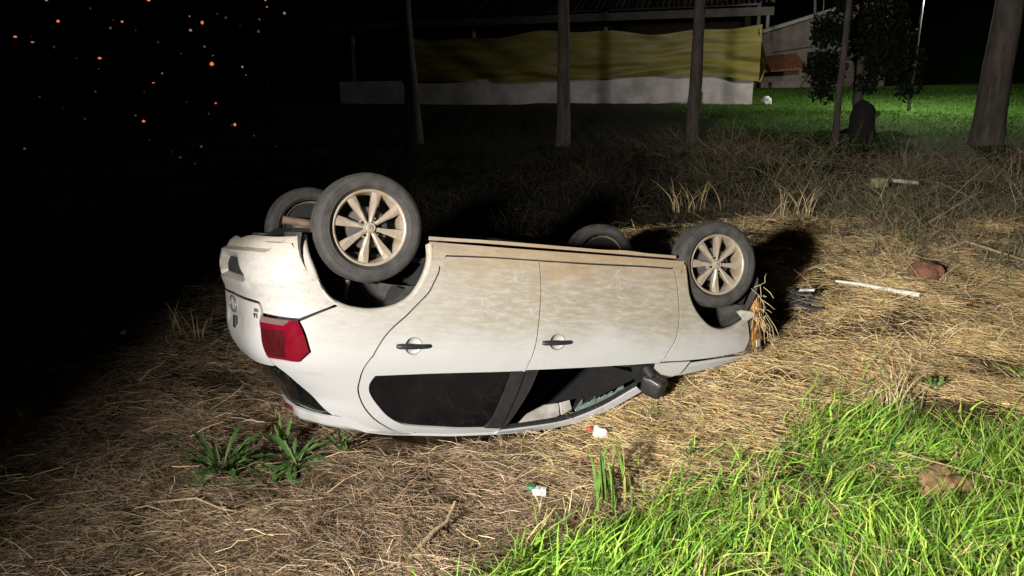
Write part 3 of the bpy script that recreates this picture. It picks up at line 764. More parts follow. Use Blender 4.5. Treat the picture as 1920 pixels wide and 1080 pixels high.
CIRC_R = ((.289, .925), (1.212, .868))
for side in (1, -1):
    panel('quarter_panel', QUARTER, (), M['paint'], side=side, disp=char_line)
    rd = panel('rear_door', outline(REAR_DOOR), (outline(REAR_WIN), circ(CIRC_R[0], .05, 28, 1.06)), M['paint'], side=side, disp=door_disp, raw=True)
    panel('window_pane', REAR_PANE, (), M['gloss_black'], rd, side, .001, -.010, .004, .05)
    panel('pillar_trim', REAR_PILLAR, (), M['trim'], rd, side, .002, .003, .016, .05)
    door_handle(.180, .380, .926, .919, *CIRC_R[0], rd, side)
    fd = panel('front_door', outline(FRONT_DOOR), (circ(CIRC_R[1], .05, 28, 1.06),), M['paint'], side=side, disp=door_disp, raw=True)
    panel('pillar_trim', FRONT_PILLAR, (), M['trim'], fd, side, .002, -.006, .012, .05)
    door_handle(1.10, 1.297, .875, .863, *CIRC_R[1], fd, side)
    # black window frame along the roof rail
    up = outline(RAIL[:7], .03, False); fr = np.vstack([up + [0, -.003], (up + [-.004, -.030])[::-1]])
    panel('window_frame', fr, (), M['trim'], fd, side, 0, -.010, .02, .03, raw=True)
    panel('roof_rail', RAIL, (), M['paint'], side=side, gap=0, disp=None, depth=.03)
    panel('front_fender', FENDER, (), M['paint'], side=side, disp=char_line, depth=.02)
    panel('fender_tip', COWL, (), M['paint'], side=side, off=-.004)
    si = panel('sill', SILL, (), M['paint'], side=side, gap=.002, disp=lambda u, v, P: -.003 + 0 * u)
    # pinch-weld flange under the sill, a little wavy
    us = np.linspace(.345, 2.11, 60); vl = np.interp(us, [.34, .656, 1.471, 2.11], [.312, .298, .279, .264])
    a = S(us, vl + .014) * [1, side, 1]; a[:, 1] -= side * .016
    b = S(us, vl - .006 + .004 * (vn(us, us * 0, 6) - .5) - .006 * np.exp(-((us - 1.72) / .12) ** 2)) * [1, side, 1]; b[:, 1] -= side * .010
    V = np.vstack([a, b, b - [0, side * .006, 0], a - [0, side * .006, 0]]); n = len(us)
    F = [(r * n + i, r * n + i + 1, ((r + 1) % 4) * n + i + 1, ((r + 1) % 4) * n + i) for r in range(4) for i in range(n - 1)]
    mesh('flange', V, F, M['paint'], si, True, 30)
    # tail lamp: red lens, smoky strip, dark inner field
    tl = panel('tail_light', TAIL, (), M['red'], side=side, gap=.003, off=.006, depth=.03, grid=.02, disp=lambda u, v, P: .010 * np.exp(-((u + .40) / .05) ** 2))
    panel('reverse_lens', TAIL_CLEAR, (), M['clear'], tl, side, .001, .011, .006, .02)
    panel('inner_lens', TAIL_INNER, (), M['darkred'], tl, side, .001, .009, .006, .02)
    # wheel-arch lips
    for nm, arc in (('quarter_lip', [(-.400,.360),(-.361,.404),(-.327,.47),(-.287,.543),(-.243,.636),(-.201,.693),(-.134,.727),(-.055,.741),(.025,.743),(.110,.73),(.192,.70),(.264,.646),(.316,.559),(.350,.454),(.348,.345)]),
                    ('fender_lip', [(2.76,.664),(2.699,.690),(2.64,.724),(2.532,.747),(2.423,.733),(2.33,.682),(2.251,.609),(2.202,.524),(2.182,.428),(2.175,.317)])):
        c = outline(arc, .02, False)
        p0 = S(c[:, 0], c[:, 1]); nn = SN(c[:, 0], c[:, 1])
        ctr = np.array([0.0, .36]) if nm == 'quarter_lip' else np.array([2.50, .36])
        inn = c + (ctr - c) / np.linalg.norm(ctr - c, axis=1, keepdims=True) * .014
        p1 = S(inn[:, 0], inn[:, 1]) - SN(inn[:, 0], inn[:, 1]) * .012
        p2 = p1 - nn * .03
        outw = c - (ctr - c) / np.linalg.norm(ctr - c, axis=1, keepdims=True) * .012
        pm = S(outw[:, 0], outw[:, 1]) - SN(outw[:, 0], outw[:, 1]) * .0025
        V = np.vstack([pm, p0 + nn * .0005, p1, p2]) * [1, side, 1]; n = len(c)
        F = [(r*n+i, r*n+i+1, (r+1)*n+i+1, (r+1)*n+i) for r in range(3) for i in range(n-1)]
        mesh('arch_lip', V, F, M['paint'], car, True, 60)
    # wheel-arch liner: dark half drum behind the opening
    for cx, R, a0, a1 in ((0.0, .365, -4, 184), (2.48, .345, -4, 184)):
        V = []; F = []; n = 30; ys = (.795, .70, .60, .50, .44)
        for y in ys:
            for i in range(n + 1):
                a = math.radians(a0 + (a1 - a0) * i / n)
                rr = R * (1 + .012 * math.sin(7 * a)) + (.02 if y < .75 else 0)
                V.append((cx + rr * math.cos(a), y * side, .385 + rr * math.sin(a)))
        m_ = n + 1
        for r in range(len(ys) - 1):
            for i in range(n): F.append((r*m_+i, r*m_+i+1, (r+1)*m_+i+1, (r+1)*m_+i))
        F.append(tuple((len(ys)-1)*m_+i for i in range(m_)))
        mesh('wheel_arch_liner', V, F, M['liner'], car, True, 40)

panel('rear_bumper', BUMPER, (), M['paint'], disp=bumper_disp, grid=.014, gap=.003)
tg = panel('tailgate', TAILGATE, (), M['paint'], disp=gate_disp, grid=.02)
panel('rear_window', REAR_GLASS, (), M['gloss_black'], tg, gap=.004, off=-.004, grid=.035)

# dark inner shell behind the panel gaps
for side in (1, -1):
    IN = [(-.548,.74,1),(-.172,.735),(-.061,.765),(.025,.768),(.127,.75),(.290,.66),(.372,.50),(.372,.34,1),(2.150,.30,1),(2.160,.50),(2.300,.69),(2.520,.77),(2.740,.70,1),(2.760,.88,1),(2.050,.99,1),(.490,1.072,1),(.041,1.10,1),(.001,1.25),(.074,1.37),(.201,1.45),(.350,1.51,1),(.980,1.525,1),(1.000,1.58,1),(.184,1.58),(-.167,1.565),(-.326,1.51,1),(-.394,1.35),(-.488,1.15,1)]
    panel('inner_shell', IN, (), M['dark'], side=side, gap=.004, off=-.03, depth=.01, grid=.06)
panel('inner_rear', sym([(RC,.42,1),(-.492,.42,1),(-.399,.55),(-.298,.68,1),(-.436,.84,1),(-.413,1.02,1),(-.547,1.10,1),(RC,1.10,1)]), (), M['dark'], off=-.05, gap=0, grid=.06)

# roof: lofted between the two rails
us = np.linspace(-.36, 1.32, 40); rail = S(us, np.full(40, 1.585))
V = []; ny_ = 25
for i in range(40):
    for j in range(ny_):
        t = -1 + 2 * j / (ny_ - 1)
        crown = (.052 if us[i] > .3 else .052 * (.5 + .5 * (us[i] + .36) / .66)) * (1 - abs(t) ** 2.3)
        V.append((rail[i, 0] - .06 * (1 - t * t) * max(0, .2 - us[i]) + .07 * (1 - t * t) * sm(1.0, 1.32, us[i]), rail[i, 1] * t, rail[i, 2] + crown + .003))
F = [(i*ny_+j, (i+1)*ny_+j, (i+1)*ny_+j+1, i*ny_+j+1) for i in range(39) for j in range(ny_ - 1)]
roof = mesh('roof', V, F, M['paint'], car, True, None)
md = roof.modifiers.new('thickness', 'SOLIDIFY'); md.thickness = .02; md.offset = -1

# roof spoiler with the high-mounted brake lamp
ys = np.linspace(-.56, .56, 41)
def spo(y):
    a = abs(y)
    A = (np.interp(a, [0, .2, .4, .5, .56], [-.215, -.20, -.145, -.10, -.06]), np.interp(a, [0, .2, .4, .56], [1.375, 1.378, 1.375, 1.368]))
    B = (np.interp(a, [0, .25, .45, .52, .56], [-.185, -.165, -.085, -.03, .03]), np.interp(a, [0, .25, .45, .56], [1.452, 1.448, 1.440, 1.432]))
    return [(A[0] + .09, y, A[1] + .01), (A[0] + .012, y, A[1]), (A[0], y, A[1] + .008), (B[0] - .014, y, B[1] - .012), (B[0], y, B[1]), (B[0] + .10, y, B[1] + .028), (B[0] + .25, y * .97, B[1] + .030)]
V = []; F = []
for y in ys: V += spo(float(y))
k = 7
for i in range(40):
    for j in range(k - 1): F.append((i*k+j, i*k+j+1, (i+1)*k+j+1, (i+1)*k+j))
F += [tuple(range(k)), tuple(40*k + j for j in range(k))[::-1]]
sp = mesh('roof_spoiler', V, F, M['paint'], car, True, 40)
bl = []
for y in np.linspace(-.16, .16, 9):
    s_ = spo(float(y)); p, q2 = Vector(s_[2]), Vector(s_[3])
    for t in (.08, .80):
        w = p.lerp(q2, t); bl.append((w.x - .008, w.y, w.z)); 
    for t in (.80, .08):
        w = p.lerp(q2, t); bl.append((w.x + .004, w.y, w.z))
F = [(i*4+j, i*4+(j+1) % 4, (i+1)*4+(j+1) % 4, (i+1)*4+j) for i in range(8) for j in range(4)] + [(0, 1, 2, 3), (35, 34, 33, 32)]
mesh('brake_light', bl, F, M['red'], sp, True, 30)

# hood, pushed back and bent, with its turned-down edges
xs = np.linspace(2.06, 2.98, 34); V = []; ts = [-1, -.985, -.965, -.93, -.8, -.6, -.35, 0, .35, .6, .8, .93, .965, .985, 1]
for x in xs:
    e1 = np.interp(x, [2.06, 2.28, 2.62, 2.86, 2.98], [1.00, .984, .940, .922, .905])
    e2 = np.interp(x, [2.06, 2.22, 2.445, 2.635, 2.757, 2.86, 2.98], [1.085, 1.068, 1.026, .987, .957, .935, .915])
    yw = .775 * float(_fy(x))
    for t in ts:
        a = abs(t)
        z = e1 if a == 1 else e1 + (e2 - e1) * min(1, (1 - a) / .035) + .05 * (1 - a * a) * (1 if a < .97 else 0)
        z += .018 * math.sin(9 * x + 5 * t) * (1 - a) + .010 * (float(vn(x, t, 6)) - .5) * (a < .9)
        V.append((x, t * yw, z))
k = len(ts)
F = [(i*k+j, (i+1)*k+j, (i+1)*k+j+1, i*k+j+1) for i in range(33) for j in range(k - 1)]
hood = mesh('hood', V, F, M['paint'], car, True, 35)
md = hood.modifiers.new('thickness', 'SOLIDIFY'); md.thickness = .012; md.offset = -1

# windscreen, cracked
V = []; n = 13
for i in range(9):
    t = i / 8
    for j in range(n):
        s_ = -1 + 2 * j / (n - 1)
        V.append((1.36 + .70 * t + .10 * (1 - s_ * s_) * (.4 + .6 * t), s_ * (.50 + .20 * t), 1.545 - .42 * t - .02 * s_ * s_))
F = [(i*n+j, (i+1)*n+j, (i+1)*n+j+1, i*n+j+1) for i in range(8) for j in range(n - 1)]
mesh('windscreen', V, F, M['gloss_black'], car)

# underbody with tunnel, exhaust, tank, axle
V = []; xs = np.linspace(-.52, 2.85, 30); yy = np.linspace(-.76, .76, 21)
for x in xs:
    for y in yy:
        z = .315 - .012 * x + .05 * math.exp(-(y / .14) ** 2) + .02 * (float(vn(x, y, 5)) - .5)
        inarch = (abs(x) < .36 or abs(x - 2.48) < .36) and abs(y) > .42
        V.append((x, y, z + (.28 if inarch else 0) + (.10 if x < -.30 else 0)))
k = len(yy)
F = [(i*k+j, i*k+j+1, (i+1)*k+j+1, (i+1)*k+j) for i in range(29) for j in range(k - 1)]
mesh('floor_pan', V, F, M['dark'], car)
MB().tube([(-.30, -.10, .27), (.1, -.05, .29), (.9, -.02, .27), (1.8, .0, .28), (2.5, .05, .33)], .026, 10).build('exhaust_pipe', M['rust'], car)
MB().tube([(-.20, -.22, .31), (-.18, -.22, .30), (.04, -.22, .30), (.06, -.22, .31)], [.055, .075, .075, .055], 14, True, .7).build('muffler', M['rust'], car)
MB().tube([(.12, -.62, .30), (.16, -.4, .33), (.17, 0, .34), (.16, .4, .33), (.12, .62, .30)], .045, 10).build('rear_axle', M['rust'], car)
o = MB().box((.72, 0, .38), (.55, 1.0, .10), None, 1.0).build('fuel_tank', M['liner'], car); bevel(o, .03)
for s_ in (1, -1):
    MB().tube([(.0, s_ * .60, .30), (.34, s_ * .56, .36)], [.035, .04], 8).build('trailing_arm', M['rust'], car)
    pts = [(.05 + .05 * math.cos(a), s_ * .52 + .05 * math.sin(a), .36 + .25 * a / 31.4) for a in np.linspace(0, 31.4, 90)]
    MB().tube(pts, .007, 6).build('spring', M['dark'], car)
    MB().tube([(-.02, s_ * .60, .30), (-.06, s_ * .55, .74)], [.028, .02], 8).build('shock_absorber', M['steel'], car)
    MB().tube([(2.46, s_ * .62, .33), (2.44, s_ * .52, .76)], [.035, .03], 10).build('strut', M['dark'], car)

# wheels
def tyre_mesh(parent):
    prof = [(.206, .060), (.214, .078), (.226, .0855), (.2275, .088), (.230, .0875), (.244, .0908), (.255, .0915), (.262, .0905), (.2635, .0925), (.267, .0918), (.2685, .0893), (.274, .0882), (.286, .080), (.2935, .068), (.2955, .052), (.292, .050), (.292, .046), (.297, .044), (.298, .022), (.293, .020), (.293, .016), (.298, .014), (.298, 0)]
    prof = prof + [(r, -y) for r, y in prof[::-1][1:]]
    n = 72; V = []; F = []
    for r, y in prof:
        for i in range(n):
            a = 2 * math.pi * i / n; V.append((r * math.cos(a), y, r * math.sin(a)))
    for j in range(len(prof) - 1):
        for i in range(n): F.append((j*n+i, j*n+(i+1) % n, (j+1)*n+(i+1) % n, (j+1)*n+i))
    return mesh('tyre', V, F, M['rubber'], parent, True, 35)
def lathe(name, prof, mat, parent, n=56, sharp=35):
    V = []; F = []
    for r, y in prof:
        for i in range(n):
            a = 2 * math.pi * i / n; V.append((r * math.cos(a), y, r * math.sin(a)))
    for j in range(len(prof) - 1):
        for i in range(n): F.append((j*n+i, j*n+(i+1) % n, (j+1)*n+(i+1) % n, (j+1)*n+i))
    return mesh(name, V, F, mat, parent, True, sharp)
SPOKE = None
def wheel(loc, rot, spin):
    global SPOKE
    w = lathe('wheel', [(.190, -.085), (.196, -.09), (.186, -.07), (.178, -.02), (.180, .03), (.190, .058), (.193, .066), (.199, .070), (.207, .069), (.209, .062), (.205, .055)], M['rim'], car)
    w.location = loc; w.rotation_euler = rot
    tyre_mesh(w)
    if SPOKE is None:
        # blade spoke: narrow at the hub, widest two thirds out, ridge between a flat face and a sloping facet
        st = [(.022, -.009, .0, .009, .054), (.06, -.011, .002, .012, .058), (.105, -.016, .008, .017, .057), (.14, -.0225, .010, .0235, .0585), (.17, -.026, .002, .0255, .061), (.198, -.0285, -.006, .027, .063)]
        V = []; F = []
        for r, l, m_, h, y in st:
            V += [(r, y - .002, l), (r, y + .001, m_), (r, y - .006, h), (r, y - .045, h * .75), (r, y - .045, l * .75)]
        for i in range(len(st) - 1):
            for j in range(5): F.append((i*5+j, (i+1)*5+j, (i+1)*5+(j+1) % 5, i*5+(j+1) % 5))
        F += [tuple(range(5)), tuple(25 + j for j in range(5))[::-1]]
        SPOKE = bpy.data.meshes.new('spoke'); SPOKE.from_pydata(V, [], F); SPOKE.materials.append(M['rim'])
        SPOKE.polygons.foreach_set('use_smooth', [False] * len(F))
    for i in range(8):
        o = bpy.data.objects.new('spoke', SPOKE); col.objects.link(o); o.parent = w
        o.rotation_euler = (0, spin + i * math.pi / 4, 0)
    lathe('hub_cap', [(.0005, .066), (.020, .065), (.024, .063), (.0255, .066), (.029, .066), (.031, .060), (.033, .045)], M['rim'], w, 28)
    for k_, (x0, x1) in enumerate((((-.012, .014), (-.005, -.002)), ((.012, .014), (.005, -.002)), ((-.016, .004), (-.008, -.017)), ((-.008, -.017), (0, -.002)), ((0, -.002), (.008, -.017)), ((.008, -.017), (.016, .004)), ((-.005, -.002), (0, .006)), ((.005, -.002), (0, .006)))):
        if k_ == 0: eb = MB()
        eb.tube([(x0[0], .0665, x0[1]), (x1[0], .0665, x1[1])], .0014, 5)
    eb.build('emblem', M['steel'], w)
    for i in range(4):
        a = spin + math.pi / 8 + i * math.pi / 2
        c_, s_ = math.cos(a) * .050, -math.sin(a) * .050
        MB().tube([(c_, .012, s_), (c_, .048, s_)], .0135, 12).build('bolt_boss', M['rim'], w)
        MB().tube([(c_, .047, s_), (c_, .057, s_)], .0085, 6).build('wheel_bolt', M['dark'], w)
    lathe('brake_drum', [(.0005, .012), (.10, .012), (.115, .004), (.118, -.06)], M['liner'], w, 32)
    lathe('wheel_dust_shield', [(.0005, -.072), (.10, -.072), (.186, -.066)], M['dark'], w, 32)
wheel((0, .715, .298), (0, 0, 0), math.radians(31 - 90 + 7))
wheel((0, -.715, .298), (0, 0, math.pi), .2)
wheel((2.467, .715, .298), (0, 0, math.radians(11)), math.radians(2))
wheel((2.467, -.715, .298), (0, 0, math.pi + math.radians(9)), .4)

# door mirror hanging from the front corner of the window
mo = MB()
o = MB().box((0, 0, 0), (.120, .17, .135), None, .80).build('door_mirror', M['trim'], car); bevel(o, .040, 4)
o.location = at_surf(1.955, 1.105, .085); o.rotation_euler = (.25, .22, -.45)
MB().tube([(-.052, -.05, -.05), (-.058, .0, -.062), (-.052, .05, -.05)], .006, 6).build('mirror_edge', M['steel'], o)
mo.tube([at_surf(1.93, 1.03, -.01), at_surf(1.94, 1.06, .06)], [.035, .03], 10).build('mirror_arm', M['trim'], car)
o = MB().box((0, 0, 0), (.135, .19, .155), None, .86).build('door_mirror', M['trim'], car); bevel(o, .035, 3)
o.location = at_surf(1.955, 1.115, .105, -1)
panel('mirror_base', [(1.80,1.012,1),(1.985,.998,1),(1.955,1.09,1),(1.90,1.16,1)], (), M['trim'], gap=0, off=-.004, grid=.05)

# wrecked front end: headlamp shell, torn plastics, radiator crossmember
def shard(name, pts, th, mat, parent=car, jag=.0):
    """irregular plate with thickness; pts are 3-D, roughly planar"""
    P = [Vector(p) for p in pts]
    nrm = (P[1] - P[0]).cross(P[2] - P[0]).normalized() * th
    n = len(P); c = sum(P, Vector()) / n
    V = [c + nrm * 2.2] + [p + nrm for p in P] + [c] + P
    F = [(0, 1 + i, 1 + (i + 1) % n) for i in range(n)] + [(n + 1, n + 2 + (i + 1) % n, n + 2 + i) for i in range(n)] + [(1 + i, n + 2 + i, n + 2 + (i + 1) % n, 1 + (i + 1) % n) for i in range(n)]
    return mesh(name, V, F, mat, parent, True, 25)
hl_b = shard('headlamp', [(2.80,.775,.69),(2.84,.77,.66),(2.93,.74,.70),(2.985,.69,.78),(2.97,.69,.86),(2.90,.735,.90),(2.80,.765,.905),(2.815,.775,.80)], .022, M['clear'])
shard('amber_lens', [(2.81,.80,.67),(2.90,.785,.73),(2.945,.77,.79),(2.90,.785,.83),(2.84,.80,.87),(2.82,.80,.79)], .012, M['amber'], hl_b)
shard('reflector', [(2.85,.81,.80),(2.89,.80,.79),(2.90,.80,.84),(2.86,.81,.85)], .008, M['shadeplastic'], hl_b)
shard('broken_bracket', [(2.66,.79,.615),(2.70,.80,.60),(2.80,.80,.605),(2.83,.79,.63),(2.78,.79,.66),(2.745,.79,.70),(2.71,.79,.655)], .010, M['shadeplastic'])
shard('torn_liner', [(2.80,.76,.60),(2.83,.77,.52),(2.88,.76,.49),(2.90,.74,.55),(2.87,.74,.64),(2.82,.76,.66)], .010, M['amber'])
shard('bumper_stub', [(2.86,.74,.55),(2.92,.70,.50),(2.98,.62,.55),(2.98,.62,.66),(2.90,.72,.68)], .02, M['trim'])
o = MB().box((2.90, 0, .64), (.14, 1.22, .46)).build('front_crossmember', M['dark'], car); bevel(o, .03)
o = MB().box((2.42, 0, .66), (.75, .95, .40)).build('engine_block', M['dark'], car); bevel(o, .06)
# straw caught on the front corner
sb = MB()
r2 = random.Random(5)
for i in range(30):
    a = Vector((2.80 + r2.uniform(-.02, .10), .80 + r2.uniform(-.02, .05), .38 + r2.uniform(0, .34)))
    b = a + Vector((r2.uniform(-.06, .10), r2.uniform(-.03, .05), r2.uniform(-.08, .16)))
    if i < 6: a = Vector((2.86 + .02 * i, .78, .62)); b = a + Vector((.10 + .05 * r2.random(), 0, .16 + .1 * r2.random()))
    mid = (a + b) / 2 + Vector((r2.uniform(-.02, .02), r2.uniform(0, .02), r2.uniform(-.02, .02)))
    sb.tube([a, mid, b], [.0022, .0025, .0016], 4, False)
M['strawplain'] = simple('pale_straw', (0.55, 0.44, 0.25), 0.8, 0, 0.3, 40)
sb.build('caught_straw', M['strawplain'], car)

for i, (x, y, z, r_) in enumerate(((2.90, .70, .60, .07), (2.95, .60, .72, .09), (2.86, .76, .57, .045), (2.97, .66, .86, .06), (2.92, .74, .68, .05))):
    bm = bmesh.new(); bmesh.ops.create_icosphere(bm, subdivisions=3, radius=r_)
    for vv in bm.verts: vv.co *= 1 + .5 * (float(vn(vv.co.x * 30 + i * 3, vv.co.y * 30 + vv.co.z * 22, 1, i)) - .5) + .3 * (float(vn(vv.co.x * 90, vv.co.z * 90 + vv.co.y * 50, 1, i + 4)) - .5)
    me = bpy.data.meshes.new('packed_mud'); bm.to_mesh(me); bm.free(); me.polygons.foreach_set('use_smooth', [True] * len(me.polygons))
    link('packed_mud', me, M['rust'] if i % 2 else M['amber'], car).location = (x, y, z)

# interior
V = []; xs = np.linspace(-.05, 1.34, 20)
for x in xs:
    for y in np.linspace(-.50, .50, 13): V.append((x, y, 1.485 - .03 * abs(x - .6) - .25 * y * y * y * y))
for y in np.linspace(-.50, .50, 13): V.append((2.02, y * 1.25, 1.09))
F = [(i*13+j, i*13+j+1, (i+1)*13+j+1, (i+1)*13+j) for i in range(20) for j in range(12)]
mesh('roof_lining', V, F, M['fabric'], car)
for s_ in (1, -1):
    for x0 in (1.15, .35):
        o = MB().box((x0 + .25, s_ * .36, .58), (.52, .50, .18)).build('seat_cushion', M['fabric'], car); bevel(o, .05)
        o = MB().box((x0 - .10, s_ * .36, .92), (.16, .48, .62), Matrix.Rotation(-.25, 3, 'Y')).build('seat_back', M['fabric'], car); bevel(o, .05)
        o = MB().box((x0 - .20, s_ * .36, 1.30), (.10, .26, .16)).build('headrest', M['fabric'], car); bevel(o, .04)
o = MB().box((1.95, 0, .92), (.34, 1.36, .24)).build('dashboard', M['fabric'], car); bevel(o, .06)
o = MB().box((.9, 0, .45), (2.2, 1.40, .03)).build('carpet', M['fabric'], car)
# torn headliner and a folded sun visor showing through the broken driver's window
shard('headliner', [(1.13,.56,1.435),(1.20,.55,1.37),(1.33,.53,1.315),(1.44,.52,1.305),(1.45,.53,1.38),(1.36,.55,1.42),(1.24,.56,1.45)], .012, M['lightcloth'])
shard('sun_visor', [(1.455,.52,1.30),(1.53,.51,1.285),(1.55,.52,1.35),(1.47,.53,1.38)], .014, M['lightcloth'])
for i in range(9):
    x = 1.56 + .045 * i; z = 1.345 - .018 * i; y = .53 + .02 * r2.random()
    shard('glass_shard', [(x, y, z), (x + .05, y + .02 * r2.random(), z - .05 * r2.random() - .02), (x + .075, y, z + .01), (x + .03, y + .01, z + .035)], .003, M['shatter'])

# badges on the tailgate
def text(name, s, u, v, size, mat, parent, off=.004):
    cu = bpy.data.curves.new(name, 'FONT'); cu.body = s; cu.size = size; cu.extrude = .002; cu.align_x = 'CENTER'
    t = bpy.data.objects.new(name, cu); col.objects.link(t)
    dg = bpy.context.evaluated_depsgraph_get(); me = bpy.data.meshes.new_from_object(t.evaluated_get(dg))
    bpy.data.objects.remove(t); 
    p = at_surf(u, v, off); n = Vector(SN(np.array([u]), np.array([v]))[0])
    up = Vector((0, 0, 1)); up = (up - n * up.dot(n)).normalized(); rt = up.cross(n)
    me.transform(Matrix(((rt.x, up.x, n.x, p.x), (rt.y, up.y, n.y, p.y), (rt.z, up.z, n.z, p.z), (0, 0, 0, 1))))
    return link(name, me, mat, parent)
text('badge_letters', '1.6', -.693, .804, .036, M['trim'], tg)
text('badge_letters', 'MSI', -.682, .778, .027, M['steel'], tg)
eb = MB(); ring = [at_surf(RC + .075 * math.cos(a) + 1e-4, .80 + .045 * math.sin(a), .006) for a in np.linspace(-1.57, 1.57, 14)]
eb.tube(ring + [Vector((p.x, -p.y, p.z)) for p in ring[::-1]], .005, 6, False).build('tailgate_emblem', M['steel'], tg)
shard('tailgate_grip', [(-.555, -.05, .875), (-.557, .05, .875), (-.552, .05, .945), (-.550, -.05, .945)], .010, M['trim'], tg)

# ------------------------------------------------------------------ background: shed, house, trees, lamps
def G(x, y, dz=0.0): return Vector((x, y, float(gz(x, y)) + dz))

M['white_wall'] = simple('whitewashed_wall', (0.66, 0.60, 0.60), 0.9, 0, 0.35, 1.2, 0.1)
M['wood'] = simple('dark_weathered_wood', (0.075, 0.055, 0.042), 0.85, 0, 0.4, 6, 0.3)
M['greywood'] = simple('grey_board', (0.07, 0.06, 0.052), 0.85, 0, 0.4, 5, 0.3)
M['roof_dark'] = simple('dark_fibre_cement', (0.02, 0.019, 0.019), 0.9, 0, 0.3, 3, 0.2)
def bark_mat():
    m, nt, bs = new_mat('eucalyptus_bark')
    tc = nd(nt, 'ShaderNodeTexCoord').outputs['Object']
    a = noise(nt, tc, 5, 6, 0.65, (2.2, 2.2, 0.35)); b = noise(nt, tc, 26, 5, 0.7, (1, 1, 0.25)); c_ = noise(nt, tc, 1.3, 3, 0.5)
    c = mixc(nt, ramp(nt, a, 0.35, 0.65), (0.055, 0.044, 0.038), (0.12, 0.098, 0.083))
    c = mixc(nt, ramp(nt, b, 0.5, 0.7, 0, 0.55), c, (0.06, 0.048, 0.04))
    nt.links.new(mixc(nt, ramp(nt, c_, 0.45, 0.7, 0, 0.45), c, (0.17, 0.138, 0.115)), bs.inputs['Base Color'])
    bs.inputs['Roughness'].default_value = 0.95
    bump(nt, b, 0.9, 0.03, bs)
    return m
M['bark'] = bark_mat()
M['leafdark'] = simple('dark_foliage', (0.015, 0.021, 0.011), 0.95, 0, 0.5, 3, spec=0.05)
M['terracotta'] = simple('terracotta', (0.62, 0.26, 0.15), 0.85, 0, 0.35, 4, 0.2)
M['paintwhite'] = simple('white_fascia', (0.75, 0.73, 0.68), 0.6, 0, 0.15, 4)
M['galv'] = simple('galvanised_pole', (0.10, 0.10, 0.10), 0.5, 0.4, 0.2, 6)

def tarp_mat():
    m, nt, bs = new_mat('yellow_tarpaulin')
    tc = nd(nt, 'ShaderNodeTexCoord').outputs['Object']
    n1 = noise(nt, tc, 1.0, 4, 0.6, (0.5, 1, 4)); n2 = noise(nt, tc, 6, 4, 0.6)
    c = mixc(nt, ramp(nt, n1, 0.35, 0.65), (0.17, 0.145, 0.028), (0.26, 0.22, 0.048))
    nt.links.new(mixc(nt, ramp(nt, n2, 0.55, 0.8, 0, 0.4), c, (0.22, 0.17, 0.05)), bs.inputs['Base Color'])
    bs.inputs['Roughness'].default_value = 0.45
    return m
M['tarp'] = tarp_mat()

# long shed: local x runs along its front (0 at the right-hand end, negative to the left), y into the shed
SA = math.atan2(-3.57, 13.66)
shed = empty('livestock_shed', (8.38, 27.38, 1.36), SA)
tag(shed, 'long open-sided shed with low white wall and yellow tarpaulin curtain', 'shed')
SLEN = 15.5
w_ = MB().box((-SLEN / 2, .10, .40), (SLEN, .20, 1.15)).build('low_wall', M['white_wall'], shed)
MB().box((-.1, 4.6, .40), (.2, 8.8, 1.15)).build('end_wall', M['white_wall'], shed)
# curtain: a hanging sheet with horizontal wrinkles and sagging top edge
nxp, nzp = 200, 28
V = []
for i in range(nxp + 1):
    x = -12.4 + 12.58 * i / nxp
    topz = 2.50 + .09 * math.sin(x * .85 + 1) + .05 * math.sin(x * 2.3)
    botz = .92 - .05 * math.sin(x * .6) - .16 * float(sm(-1.2, .1, x))
    for j in range(nzp + 1):
        t = j / nzp; z = botz + (topz - botz) * t
        w = .030 * math.sin(20 * t + 2.0 * math.sin(x * .9) + 3 * float(vn(x, t * 3, .8))) * (1.1 - t) + .07 * (float(vn(x * .5, t * 7, 1.3, 4)) - .5)
        w += .05 * math.sin(3.1 * (x + 2.6 * t)) * (float(vn(x, t, .5, 8)) - .2)
        V.append((x, -.06 + w, z))
F = [(i*(nzp+1)+j, (i+1)*(nzp+1)+j, (i+1)*(nzp+1)+j+1, i*(nzp+1)+j+1) for i in range(nxp) for j in range(nzp)]
cu = mesh('curtain', V, F, M['tarp'], shed)
V = []
for i in range(41):
    y = -.06 + 8.8 * i / 40
    for j in range(nzp + 1):
        t = j / nzp; V.append((.20 + .06 * math.sin(9 * y + 3 * t) + .14 * math.sin(5 * t) * math.exp(-y), y, .72 + (1.80 + .12 * math.sin(2 * y)) * t))
F = [(i*(nzp+1)+j, (i+1)*(nzp+1)+j, (i+1)*(nzp+1)+j+1, i*(nzp+1)+j+1) for i in range(40) for j in range(nzp)]
mesh('end_curtain', V, F, M['tarp'], shed)
for x in (-.3, -5.2, -10.1, -15.0):   # posts stand inside, behind the curtain
    MB().tube([(x, .32, -.3), (x, .32, 1.5), (x + .02, .32, 3.3)], [.12, .115, .11], 8).build('post', M['wood'], shed)
MB().box((-SLEN / 2 + .2, -.46, 2.98), (SLEN + .6, .06, .26)).build('eave_board', M['greywood'], shed)
MB().box((-SLEN / 2, -.10, 3.30), (SLEN, .20, .20)).build('wall_plate', M['wood'], shed)
